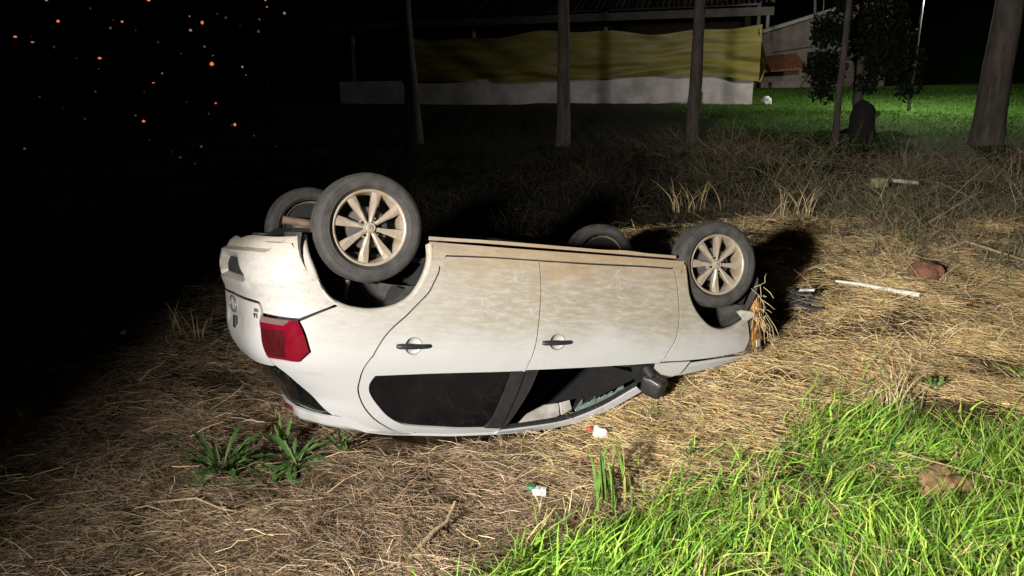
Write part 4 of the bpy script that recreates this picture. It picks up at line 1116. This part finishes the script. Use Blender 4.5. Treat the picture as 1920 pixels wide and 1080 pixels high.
# pitched corrugated roof: two slopes
V = []; n = 260
for k, (y0, z0) in enumerate(((-.75, 3.22), (4.5, 4.85), (9.7, 3.22))):
    for i in range(n + 1):
        x = -SLEN - .4 + (SLEN + .9) * i / n
        V.append((x, y0, z0 + .025 * math.sin(x * 36)))
F = [(k*(n+1)+i, k*(n+1)+i+1, (k+1)*(n+1)+i+1, (k+1)*(n+1)+i) for k in range(2) for i in range(n)]
rf = mesh('roof', V, F, M['roof_dark'], shed)
mesh('gable', [(.1, -.1, 2.6), (.1, 9.0, 2.6), (.1, 9.0, 3.4), (.1, 4.5, 4.75), (.1, -.1, 3.35), (.0, -.1, 2.6), (.0, 9.0, 2.6), (.0, 9.0, 3.4), (.0, 4.5, 4.75), (.0, -.1, 3.35)], [(0, 1, 2, 3, 4), (9, 8, 7, 6, 5)] + [(i, (i + 1) % 5 + 0, (i + 1) % 5 + 5, i + 5) for i in range(5)], M['wood'], shed, False)
mesh('back_wall', [(-SLEN, 9.0, -.2), (0, 9.0, -.2), (0, 9.0, 3.4), (-SLEN, 9.0, 3.4)], [(0, 1, 2, 3)], M['wood'], shed, False)
MB().tube([(-1.75, -.02, -.1), (-1.75, -.04, .35), (-1.75, -.02, .42)], [.10, .10, .09], 10).build('drain_hole', M['wood'], shed)

# house behind: sloping roof with white verge board, terracotta canopy, brick plinth
house = empty('house', (12.9, 42, float(gz(12.9, 42))))
tag(house, 'house with white verge board and terracotta canopy behind the lawn', 'house')
hz = -house.location.z
def hb(v): return (v[0] - 12.9, v[1] - 42, v[2] + hz)
def slab(name, quad, th, mat, par=house):
    P = [Vector(hb(p)) for p in quad]; nrm = (P[1] - P[0]).cross(P[2] - P[0]).normalized() * th
    return mesh(name, [p + nrm for p in P] + P, [(0, 1, 2, 3), (7, 6, 5, 4)] + [(i, i + 4, (i + 1) % 4 + 4, (i + 1) % 4) for i in range(4)], mat, par, False)
M['housewall'] = simple('brown_render', (0.42, 0.35, 0.31), 0.9, 0, 0.3, 2, 0.1)
mesh('wall', [hb(p) for p in [(12.85, 42.1, 1.3), (19.8, 42.1, 1.3), (19.8, 42.1, 6.3), (12.85, 42.1, 4.3), (12.85, 50, 1.3), (19.8, 50, 1.3), (19.8, 50, 6.3), (12.85, 50, 4.3)]], [(0, 1, 2, 3), (5, 4, 7, 6), (4, 0, 3, 7), (1, 5, 6, 2)], M['housewall'], house, False)
slab('roof', [(12.5, 41.8, 4.36), (20.1, 41.8, 6.52), (20.1, 50.3, 6.52), (12.5, 50.3, 4.36)], .12, M['roof_dark'])
slab('verge_board', [(12.65, 41.72, 4.32), (17.7, 41.72, 5.75), (17.7, 41.72, 5.93), (12.65, 41.72, 4.50)], .05, M['paintwhite'])
MB().box(hb((15.0, 41.95, 3.65)), (2.4, .08, .05), Matrix.Rotation(-.13, 3, 'Y')).build('pipe_run', M['greywood'], house)
cn = slab('canopy', [(12.35, 40.2, 2.46), (15.0, 40.2, 2.60), (15.0, 41.9, 3.34), (12.35, 41.9, 3.14)], .05, M['terracotta'])
for i in range(14):   # rows of ridged tiles on the canopy
    x = 12.43 + .19 * i
    MB().tube([hb((x, 40.18, 2.52 + .0528 * (x - 12.35))), hb((x, 41.9, 3.20 + .0755 * (x - 12.35)))], .075, 6).build('tile', M['terracotta'], cn)
slab('brick_plinth', [(12.6, 40.1, 1.3), (14.6, 40.1, 1.3), (14.6, 40.1, 2.05), (12.6, 40.1, 2.0)], .2, M['housewall'])
slab('window', [(15.6, 42.02, 2.4), (16.8, 42.02, 2.4), (16.8, 42.02, 3.5), (15.6, 42.02, 3.5)], .06, M['trim'])
chim = slab('vent_pipe', [(13.30, 41.9, 4.5), (13.46, 41.9, 4.5), (13.46, 41.9, 5.42), (13.30, 41.9, 5.42)], -.16, M['paintwhite'])

# street lamp that lights the lawn
lamp = empty('street_lamp', tuple(G(12.16, 24)))
tag(lamp, 'lit street lamp on thin leaning pole above the lawn', 'street lamp')
lz = -lamp.location.z
MB().tube([(-.05, 0, -.2), (0, 0, 2.5), (.03, 0, 4.6 + lz), (.10, 0, 4.78 + lz), (.28, 0, 4.80 + lz)], [.05, .045, .035, .03, .025], 8).build('pole', M['galv'], lamp)
hd = MB().box((.42, 0, 4.80 + lz), (.34, .16, .09)).build('lamp_head', M['galv'], lamp); bevel(hd, .02)
m_, nt_, bs_ = new_mat('lamp_glow'); bs_.inputs['Emission Color'].default_value = (1, .97, .88, 1); bs_.inputs['Emission Strength'].default_value = 25
MB().box((.43, 0, 4.735 + lz), (.26, .12, .04)).build('lamp_lens', m_, lamp)
ll = bpy.data.lights.new('street_lamp_light', 'POINT'); ll.energy = 1300; ll.color = (1.0, .98, .86); ll.shadow_soft_size = .12
lo = bpy.data.objects.new('street_lamp_light', ll); lo.location = (12.59, 24, 4.60); col.objects.link(lo)

# slender pole by the house
up_ = empty('utility_pole', tuple(G(12.95, 34)))
tag(up_, 'thin grey pole with stay wire standing in front of the house', 'pole')
MB().tube([(0, 0, -.3), (-.1, 0, 2.2), (-.42, 0, 7.5)], [.07, .065, .05], 8).build('post', M['galv'], up_)
MB().tube([(.25, .02, 2.6), (-.05, .02, 6.8)], .02, 6).build('stay_wire', M['galv'], up_)

# trees
def leaf_cloud(name, centers, n, size, mat, parent, flat=0.6):
    V = []; F = []
    tot = sum(c[1] ** 2 for c in centers)
    for c, r in centers:
        c = np.array(c); m = int(n * r * r / tot)
        p = rng.normal(0, 1, (m, 3)); p /= np.linalg.norm(p, axis=1, keepdims=True); p *= (rng.random((m, 1)) ** .45) * r
        p[:, 2] *= flat; p += c
        a = rng.normal(0, 1, (m, 3)); a /= np.linalg.norm(a, axis=1, keepdims=True)
        b = np.cross(a, rng.normal(0, 1, (m, 3))); b /= np.linalg.norm(b, axis=1, keepdims=True)
        s = size * rng.uniform(.6, 1.4, (m, 1))
        q = np.stack([p - a * s, p + b * s * .4, p + a * s, p - b * s * .4], 1).reshape(-1, 3)
        k = len(V); V += q.tolist(); F += [(k + 4*i, k + 4*i + 1, k + 4*i + 2, k + 4*i + 3) for i in range(m)]
    return mesh(name, V, F, mat, parent, False)

def trunk(root, h, r0, r1, lean, seed, mat=None):
    rr = random.Random(seed); pts = []; rad = []
    for i in range(15):
        t = i / 14; pts.append((lean[0] * t + .05 * math.sin(3 * t + seed) + rr.uniform(-.015, .015), lean[1] * t, -.25 + (h + .25) * t))
        rad.append(r1 + (r0 - r1) * (1 - t) ** 1.2 + (.22 * r0 * math.exp(-t * 16)) + rr.uniform(-.008, .008))
    mb = MB().tube(pts, rad, 14)
    return mb.build('trunk', mat or M['bark'], root), Vector(pts[-1])

def tall_tree(x, y, h, r0, lean, seed, label):
    t = empty('eucalyptus_tree', tuple(G(x, y)))
    tag(t, label, 'tree', 'row of tall trees between the road and the shed')
    tr, top = trunk(t, h, r0, r0 * .45, lean, seed)
    rr = random.Random(seed); cs = []
    for i in range(6):
        a = rr.uniform(0, 6.28); z = h * (.62 + .07 * i); b = Vector((lean[0] * z / h, lean[1] * z / h, z)); e = b + Vector((math.cos(a) * 1.6, math.sin(a) * 1.6, 1.1))
        MB().tube([b, (b + e) / 2 + Vector((0, 0, .2)), e], [.06, .045, .02], 6).build('limb', M['bark'], tr); cs.append((tuple(e), .95))
    cs.append((tuple(top), 1.2))
    leaf_cloud('crown', cs, 1500, .11, M['leafdark'], t, .8)
tall_tree(1.17, 17.85, 11, .155, (.06, .1), 1, 'brown tree trunk in front of the yellow curtain, second from the left')
tall_tree(4.02, 17.5, 11, .145, (.28, .1), 2, 'slim pale trunk before the shed, between curtain and white wall end')
tall_tree(-2.3, 19.2, 11, .19, (-.25, .1), 3, 'darkest trunk at the left end of the shed curtain')
tall_tree(9.98, 16.35, 12, .30, (.45, .1), 4, 'thick pale trunk at the right edge of the picture')
tall_tree(7.1, 17.1, 9, .075, (.05, .1), 6, 'very thin trunk beside the dark drooping tree')

dt = empty('drooping_tree', tuple(G(8.95, 20.2)))
tag(dt, 'dark round tree with drooping crown hanging low over the lawn', 'tree')
tr, top = trunk(dt, 2.6, .16, .10, (-.1, 0), 9)
rr = random.Random(9); cs = []
for i in range(11):
    a = i * 2.4; R_ = rr.uniform(.5, 1.15); e = Vector((math.cos(a) * R_, math.sin(a) * R_, rr.uniform(1.5, 3.6)))
    MB().tube([(0, 0, 1.6 + .08 * i), (e.x * .5, e.y * .5, e.z + .25), tuple(e)], [.05, .035, .012], 6).build('limb', M['bark'], tr)
    cs.append((tuple(e), rr.uniform(.38, .62)))
cs += [((-1.05, -.1, .95), .34), ((-.85, .1, 1.5), .5), ((1.15, 0, 1.0), .34), ((1.0, 0, 1.7), .5), ((0, -.2, 1.15), .34), ((.2, 0, 2.4), .9), ((0, 0, 3.6), 1.0)]
leaf_cloud('crown', cs, 9000, .075, M['leafdark'], dt, 1.0)

# dark stump in front of it
st = empty('tree_stump', tuple(G(8.0, 17.9)))
tag(st, 'black charred stump standing below the drooping tree', 'stump')
MB().tube([(0, 0, -.1), (.02, 0, .25), (.0, 0, .55), (.05, 0, .78), (.10, 0, .86)], [.36, .29, .27, .24, .16], 12).build('bole', simple('charred_wood', (.012, .011, .010), .95, 0, .4, 9, .4), st)
MB().tube([(.1, -.1, .5), (.32, -.15, .66)], [.08, .05], 8).build('snag', M['wood'], st)

def lump(name, loc, size, mat, seed, sub=3, rough=.25, parent=None):
    bm = bmesh.new(); bmesh.ops.create_icosphere(bm, subdivisions=sub, radius=1.0)
    for v in bm.verts:
        c = v.co
        d = 1 + rough * (float(vn(c.x * 1.3 + seed, c.y * 1.3 + c.z * .9, 1.0, seed)) - .5) * 2 + rough * .7 * (float(vn(c.x * 3 + c.z * 2, c.y * 3 - c.z, 1.5, seed + 3)) - .5) + rough * .5 * (float(vn(c.x * 9 - c.z * 7, c.y * 9 + c.z * 5, 1.5, seed + 5)) - .5)
        v.co = Vector((c.x * size[0], c.y * size[1], c.z * size[2])) * d
    me = bpy.data.meshes.new(name); bm.to_mesh(me); bm.free()
    me.polygons.foreach_set('use_smooth', [True] * len(me.polygons))
    o = link(name, me, mat, parent); o.location = loc
    return o

M['bagwhite'] = simple('white_plastic_film', (0.78, 0.78, 0.76), 0.4, 0, 0.15, 20, .4)
tag(lump('plastic_bag', tuple(G(8.77, 27.0, .13)), (.17, .15, .16), M['bagwhite'], 2, 3, .5), 'crumpled white bag at the corner of the shed wall', 'bag')

# ------------------------------------------------------------------ specks like lit leaves at upper left, added as self-glowing globes
def ray_ground(u, v):
    d = CW @ np.array([(u - 960) / 1450, (v - 540) / 1450, 1.0]); lo_ = 1.0
    s = np.geomspace(4, 420, 1600); P = np.array([0, 0, CAMZ]) + s[:, None] * d
    k = np.nonzero(P[:, 2] < gz(P[:, 0], P[:, 1]) + .02 * 0)[0]
    return P[k[0]] if len(k) else None
def glow(name, c, s):
    m, nt, bs = new_mat(name); bs.inputs['Base Color'].default_value = (*c, 1); bs.inputs['Emission Color'].default_value = (*c, 1); bs.inputs['Emission Strength'].default_value = s; return m
GO = glow('orange_glow', (1.0, .24, .08), .8); GP = glow('pale_glow', (.75, .38, .30), .42); GR = glow('dim_red_glow', (.8, .16, .07), .09); GD = glow('dim_glow', (.5, .40, .31), .14)
SP = [(88,6,1,1.3),(110,47,0,1.6),(30,77,0,1.7),(62,85,1,1.3),(229,2,1,1.4),(280,9,0,2.2),(230,48,0,1.6),(208,58,2,1.2),(188,116,0,1.5),(180,177,2,1.2),(305,144,1,1.2),(289,164,0,1.6),(338,163,2,1.3),(368,154,1,1.2),(356,36,1,1.2),(358,63,1,1.5),(380,50,0,1.8),(424,38,2,1.2),(384,93,2,1.2),(400,110,2,1.4),(398,128,0,1.8),(455,130,1,1.1),(462,147,1,1.2),(405,197,0,.9),(255,222,2,1.3),(270,233,0,1.4),(441,240,0,1.3),(339,300,2,1.3),(378,280,2,1.2),(47,285,2,1.2),(475,3,2,1.1),(498,5,1,1.5),(501,18,0,1.2),(534,31,1,1.5),(487,42,2,1.3),(485,64,2,1.2),(414,164,2,1.0)] + [(int(60 + 470 * ((i * .618) % 1)), int(12 + 300 * ((i * .414 + .2) % 1)), 3, .7 + .5 * ((i * .73) % 1)) for i in range(26)]  # the dim red specks are invented extras, spread by formula
for u, v, k, r_ in SP:
    p = ray_ground(u, v)
    if p is None: continue
    dist = float(np.linalg.norm(p - [0, 0, CAMZ])); R_ = r_ * 1.45 * dist / 1450
    g0 = float(gz(p[0], p[1])) - p[2]
    V = []; F = []; rg = 5; sg = 8
    for i in range(rg + 1):
        a = math.pi * i / rg
        for j in range(sg):
            b = 2 * math.pi * j / sg; wob = 1 + .35 * math.sin(b * 2 + u) + .25 * math.sin(a * 3 + v); V.append((R_ * wob * math.sin(a) * math.cos(b), R_ * wob * math.sin(a) * math.sin(b), R_ * math.cos(a) * (1.0 + .4 * math.sin(u))))
    F = [(i*sg+j, (i+1)*sg+j, (i+1)*sg+(j+1) % sg, i*sg+(j+1) % sg) for i in range(rg) for j in range(sg)]
    nb = len(V); s_ = R_ * .25
    V += [(sx * s_, sy * s_, z) for z in (-R_ * 1.05, -R_ * 2.6) for sx, sy in ((-1, -1), (1, -1), (1, 1), (-1, 1))]
    F += [(nb + i, nb + (i + 1) % 4, nb + 4 + (i + 1) % 4, nb + 4 + i) for i in range(4)]
    o = mesh('glow_speck', V, F, [(GO, GP, GD, GR)[k], M['dark']], None, True, 60, [0] * (rg * sg) + [1] * 4)
    o.location = (p[0], p[1], float(gz(p[0], p[1])) + R_ * 2.4)
    tag(o, ('tiny orange speck, an added glow, in the darkness at upper left', 'tiny pinkish speck, an added glow, in the darkness at upper left', 'tiny faint grey speck, an added glow, in the darkness at upper left', 'barely visible dim red speck, an added glow, in the darkness at upper left')[k], 'light', ('orange specks in the dark', 'pinkish specks in the dark', 'faint specks in the dark', 'dim red specks in the dark')[k])

# ------------------------------------------------------------------ things lying on the ground
M['redclay'] = simple('red_clay', (0.27, 0.125, 0.075), 0.95, 0, 0.45, 9, .5)
tag(lump('earth_clod', tuple(G(3.82, 6.93, .085)), (.175, .14, .115), M['redclay'], 4, 4, .20), 'round red clay clod beyond the white pipe', 'clod')
o = lump('earth_clod', tuple(G(2.35, 3.80, .06)), (.21, .14, .11), simple('brown_clay', (0.34, 0.19, 0.105), 0.95, 0, 0.45, 12, .5), 7, 4, .30); o.rotation_euler = (0, .1, .5)
tag(o, 'brown earth clod half buried in the green grass', 'clod')
tag(lump('earth_clod', tuple(G(1.62, 3.62, .0)), (.10, .07, .05), M['redclay'], 9, 3, .35), 'small reddish earth lump among the green blades', 'clod')

# white pipe: three bends, closed ends
a, b = G(2.905, 6.71, .12), G(3.39, 6.185, .12)
pp = [a, a.lerp(b, .3) + Vector((0, 0, .008)), a.lerp(b, .62) + Vector((0, -.012, .003)), b]
o = MB().tube(pp, [.011, .016, .019, .023], 12).build('plastic_pipe', simple('white_plastic', (.80, .77, .68), .45, 0, .12, 14))
tag(o, 'long white pipe lying on the straw to the right of the car', 'pipe')

# black bumper fragment in the car's shadow
fr_ = empty('broken_grille', tuple(G(2.45, 6.22, .04)), -.5)
tag(fr_, 'black broken grille piece stuck in the straw ahead of the front wheel', 'car part')
for k in range(3):
    pts = [(-.15 + .05 * i, -.04 + .9 * (.15 - .05 * i) ** 2 + .01 * k, .03 + .055 * k + .015 * math.sin(i + k)) for i in range(7 - k)]
    MB().tube(pts, [.016, .020, .020, .020, .019, .018, .014][:7 - k], 6, True, .5).build('slat', M['trim'], fr_)
for x in (-.10, .03): MB().tube([(x, -.02, .0), (x + .01, -.02, .16)], .012, 6).build('upright', M['trim'], fr_)
shard('chrome_strip', [(-.05, -.045, .15), (.07, -.045, .165), (.075, -.04, .185), (-.04, -.04, .175)], .006, M['shadeplastic'], fr_)

# crumpled wrapper, white with a red corner
wr = empty('crumpled_wrapper', tuple(G(.56, 4.55, .05)))
tag(wr, 'crumpled white and red wrapper beside the roof of the car', 'litter')
lump('white_film', (0, 0, .02), (.045, .03, .05), M['bagwhite'], 3, 3, .55, wr)
lump('red_corner', (-.075, .03, .045), (.022, .015, .018), simple('red_film', (.55, .05, .05), .4, 0, .2, 20), 5, 2, .4, wr)
lump('foil_patch', (.04, .01, .02), (.03, .02, .045), simple('grey_film', (.12, .12, .12), .35, 0, .4, 30), 6, 2, .4, wr)

# small carton, green lid and white side
ct = empty('drink_carton', tuple(G(.12, 3.80, .075)), -.25)
tag(ct, 'small green and white carton half hidden in the straw', 'carton')
o = MB().box((.015, 0, .01), (.075, .045, .04)).build('carton_body', simple('printed_card', (.72, .76, .78), .5, 0, .2, 18), ct, False); bevel(o, .005)
o = MB().box((-.035, .004, .028), (.045, .05, .022)).build('carton_flap', simple('green_card', (.05, .22, .09), .5, 0, .3, 18), ct, False); bevel(o, .004)

tag(lump('paper_scrap', tuple(G(-3.34, 6.32, .05)), (.035, .03, .022), M['bagwhite'], 8, 2, .5), 'tiny white paper scrap in the dark left of the car', 'litter')

# pale split log and dark burrow at the right
lg = empty('broken_plank', tuple(G(5.21, 10.55, .16)), .1)
tag(lg, 'pale broken plank lying in the dark grass behind the clod', 'plank')
o = MB().box((.18, 0, .17), (.36, .09, .045), Matrix.Rotation(.12, 3, 'Y')).build('board', simple('pale_wood', (.50, .50, .36), .8, 0, .35, 12), lg, False); bevel(o, .006)
o = MB().box((-.17, .02, .16), (.20, .13, .12), Matrix.Rotation(.3, 3, 'Z')).build('stub', simple('mossy_wood', (.30, .33, .17), .8, 0, .35, 12), lg, False); bevel(o, .02)

# sticks and twigs
M['stick'] = simple('barkless_stick', (.40, .30, .17), .85, 0, .4, 25, .3)
def stick(name, pts, r, label, forks=()):
    e = empty(name, tuple(pts[0])); tag(e, label, 'stick')
    L_ = [Vector(p) - Vector(pts[0]) for p in pts]
    MB().tube([tuple(p) for p in L_], [r * (1 - .5 * i / (len(L_) - 1)) for i in range(len(L_))], 8).build('stem', M['stick'], e)
    for f in forks: MB().tube([tuple(Vector(p) - Vector(pts[0])) for p in f], [r * .6, r * .3], 6).build('fork', M['stick'], e)
stick('fallen_branch', [G(-.50, 3.2, .06), G(-.41, 3.36, .09), G(-.35, 3.45, .10), G(-.31, 3.56, .13)], .013, 'short forked branch on the straw at bottom centre', [(G(-.50, 3.2, .06), G(-.35, 3.34, .05))])
stick('fallen_branch', [G(4.32, 7.55, .10), G(4.60, 7.66, .12), G(4.78, 7.42, .11), G(5.05, 7.15, .10)], .020, 'bent brown branch lying behind the red clod', [(G(4.60, 7.66, .12), G(4.95, 7.80, .14))])
stick('dry_stem', [G(2.15, 3.95, .16), G(2.45, 3.72, .17), G(2.75, 3.55, .13), G(3.1, 3.4, .10)], .0042, 'long dry stem lying across the clod in the green grass')
stick('dry_stem', [G(-2.0, 3.72, .05), G(-1.7, 3.70, .08), G(-1.55, 3.66, .05), G(-1.42, 3.62, .04)], .006, 'bent dry stem on the straw below the leafy weed', [(G(-1.7, 3.70, .08), G(-1.72, 3.86, .07))])

# leafy weeds: each leaf is a lobed, folded blade
def leaf_mesh(L_, W_, lobes, curl, seed):
    rr = random.Random(seed); n = 14; V = []; F = []
    sway = rr.uniform(-.25, .25)
    for i in range(n + 1):
        t = i / n
        w = W_ * (math.sin(math.pi * min(1, t * .92 + .05)) ** .8) * (.35 + .65 * t ** .6)
        if lobes: w *= .45 + .55 * abs(math.sin(t * math.pi * lobes + rr.uniform(-.2, .2)))
        x = L_ * (t - .12 * t * t); z = L_ * (.75 * t - curl * t * t)
        sy = sway * L_ * t * t; V += [(x, sy - w, z + w * .3 + .004 * math.sin(i * 2.1)), (x, sy, z), (x, sy + w, z + w * .3 - .004 * math.sin(i * 1.7))]
    for i in range(n):
        F += [(i*3, i*3+1, i*3+4, i*3+3), (i*3+1, i*3+2, i*3+5, i*3+4)]
    me = bpy.data.meshes.new('leaf'); me.from_pydata(V, [], F)
    me.polygons.foreach_set('use_smooth', [True] * len(F))
    return me
def leaf_mat(name, c):
    m, nt, bs = new_mat(name)
    tc = nd(nt, 'ShaderNodeTexCoord').outputs['Object']
    sx = nd(nt, 'ShaderNodeSeparateXYZ'); nt.links.new(tc, sx.inputs[0])
    rib = ramp(nt, mth(nt, 'ABSOLUTE', sx.outputs[1]), 0.0, 0.004, 1, 0)
    n1 = noise(nt, tc, 30, 4, .6)
    cc = mixc(nt, ramp(nt, n1, .3, .7), tuple(x * .6 for x in c), c)
    nt.links.new(mixc(nt, mth(nt, 'MULTIPLY', rib, .7), cc, (.22, .30, .12)), bs.inputs['Base Color'])
    bs.inputs['Roughness'].default_value = .5
    return m
LM = leaf_mat('weed_leaf', (.060, .135, .028)); LM2 = leaf_mat('pale_weed_leaf', (.10, .20, .04))
def weed(loc, n, L0, L1, W_, lobes, seed, label, mat=LM, curl=.45, el=(0, .5), spread=6.28, a0=0):
    e = empty('leafy_weed', tuple(loc)); tag(e, label, 'weed')
    rr = random.Random(seed); meshes = [leaf_mesh(rr.uniform(L0, L1), W_ * rr.uniform(.8, 1.2), lobes, curl * rr.uniform(.7, 1.3), seed + i) for i in range(9)]
    for me in meshes: me.materials.append(mat)
    for i in range(n):
        o = bpy.data.objects.new('leaf', meshes[i % 9]); col.objects.link(o); o.parent = e
        o.rotation_euler = (rr.uniform(-.3, .3), -rr.uniform(*el), a0 + spread * i / n + rr.uniform(-.25, .25))
        o.location = (rr.uniform(-.03, .03), rr.uniform(-.03, .03), 0)
        s_ = rr.uniform(.75, 1.1); o.scale = (s_, s_, s_)
weed(G(-1.70, 4.08, .045), 64, .22, .42, .026, 5, 1, 'dark green weed with a rosette of long leaves left of the car', LM, .60, (-.60, .35))
weed(G(-1.32, 4.20, .04), 28, .20, .32, .024, 5, 2, 'green weed with jagged leaves growing under the rear of the roof', LM, .55, (-.6, .3))
weed(G(-1.42, 4.38, .02), 6, .20, .30, .020, 5, 12, 'tall jagged leaf standing against the rear spoiler of the car', LM2, .12, (.5, .9))
weed(G(-1.02, 4.22, .04), 14, .10, .17, .016, 3, 22, 'small green weed in the shade beneath the roof edge', LM, .35, (0, .8))
weed(G(1.02, 4.15, .01), 16, .07, .13, .013, 2, 3, 'small seedling with narrow leaves at the edge of the verge', LM2, .3, (.1, .9))
weed(G(2.75, 4.72, .02), 10, .09, .14, .022, 2, 4, 'small broad-leaved weed at the top edge of the verge', LM2, .4, (.1, .9))
weed(G(.92, 4.62, .02), 8, .05, .09, .009, 0, 5, 'yellowish seedling in the straw right of the wrapper', LM2, .3, (.2, .9))

# tall tuft of separate blades in front of the car
def tuft(name, loc, n, h0, h1, w0, label, cols, seed, spread=.07, lean=.5, cat='grass tuft', az=None):
    e = empty(name, tuple(loc)); tag(e, label, cat)
    rr = random.Random(seed)
    for i in range(n):
        a = rr.uniform(0, 6.28) if az is None else rr.gauss(az, .9); h = rr.uniform(h0, h1); b = lean * rr.uniform(.2, 1.0) * h
        x0, y0 = rr.uniform(-spread, spread), rr.uniform(-spread, spread) * .6
        V = []; k = 7; sa = rr.uniform(0, 6.28); w = w0 * rr.uniform(.7, 1.3)
        for j in range(k + 1):
            t = j / k; ww = w * (1 - t ** 2) * (.6 + .4 * math.sin(min(1, t * 2) * 1.57)) + .0008
            px, py, pz = x0 + math.cos(a) * b * t * t, y0 + math.sin(a) * b * t * t, h * (t - .18 * (b / h) * t * t)
            V += [(px - math.cos(sa) * ww, py - math.sin(sa) * ww, pz), (px + ww * .2, py - ww * .3, pz - .0), (px + math.cos(sa) * ww, py + math.sin(sa) * ww, pz)]
        F = [f for j in range(k) for f in ((j*3, j*3+1, j*3+4, j*3+3), (j*3+1, j*3+2, j*3+5, j*3+4))]
        mesh('blade', V, F, rr.choice(cols), e, True, None)
BG = simple('fresh_blade', (.14, .26, .04), .5, 0, .4, 14); BY = simple('yellowing_blade', (.34, .32, .10), .6, 0, .4, 14); BS = M['strawplain']
tuft('grass_tuft', G(.50, 3.72), 20, .24, .46, .011, 'tall green grass tuft standing alone in front of the car', [BG, BG, BG, BY], 3, .12, .35)
tuft('straw_tuft', G(2.46, 4.60, .02), 46, .14, .34, .0035, 'upright tuft of golden straw right of the car', [BS, BS, M['stick']], 4, .14, .8, 'straw tuft')
tuft('straw_tuft', G(3.45, 9.3, .02), 40, .25, .50, .006, 'pale dry tuft behind the shadow of the front wheel', [BS, M['stick']], 5, .22, .9, 'straw tuft')
tuft('straw_tuft', G(1.30, 3.72, .0), 26, .08, .18, .0032, 'short golden straw tuft in the green verge', [BS, BY], 6, .07, .7, 'straw tuft')
tuft('straw_tuft', G(-.62, 3.08, .0), 30, .10, .22, .0032, 'pale stubble tuft at the bottom edge left of the green grass', [BS, M['stick']], 7, .20, .6, 'straw tuft')
tuft('straw_tuft', G(.20, 3.55, .0), 24, .10, .24, .0032, 'stubble tuft behind which the small carton lies', [BS, M['stick']], 8, .20, .6, 'straw tuft')
tuft('straw_tuft', G(-2.75, 6.2, .02), 26, .15, .38, .005, 'dim dry tuft left of the rear of the car', [M['stick']], 10, .20, .9, 'straw tuft')
tuft('straw_tuft', G(2.45, 10.2, .02), 34, .25, .50, .006, 'dim dry tuft directly behind the front wheel', [M['stick'], BY], 11, .30, .9, 'straw tuft')
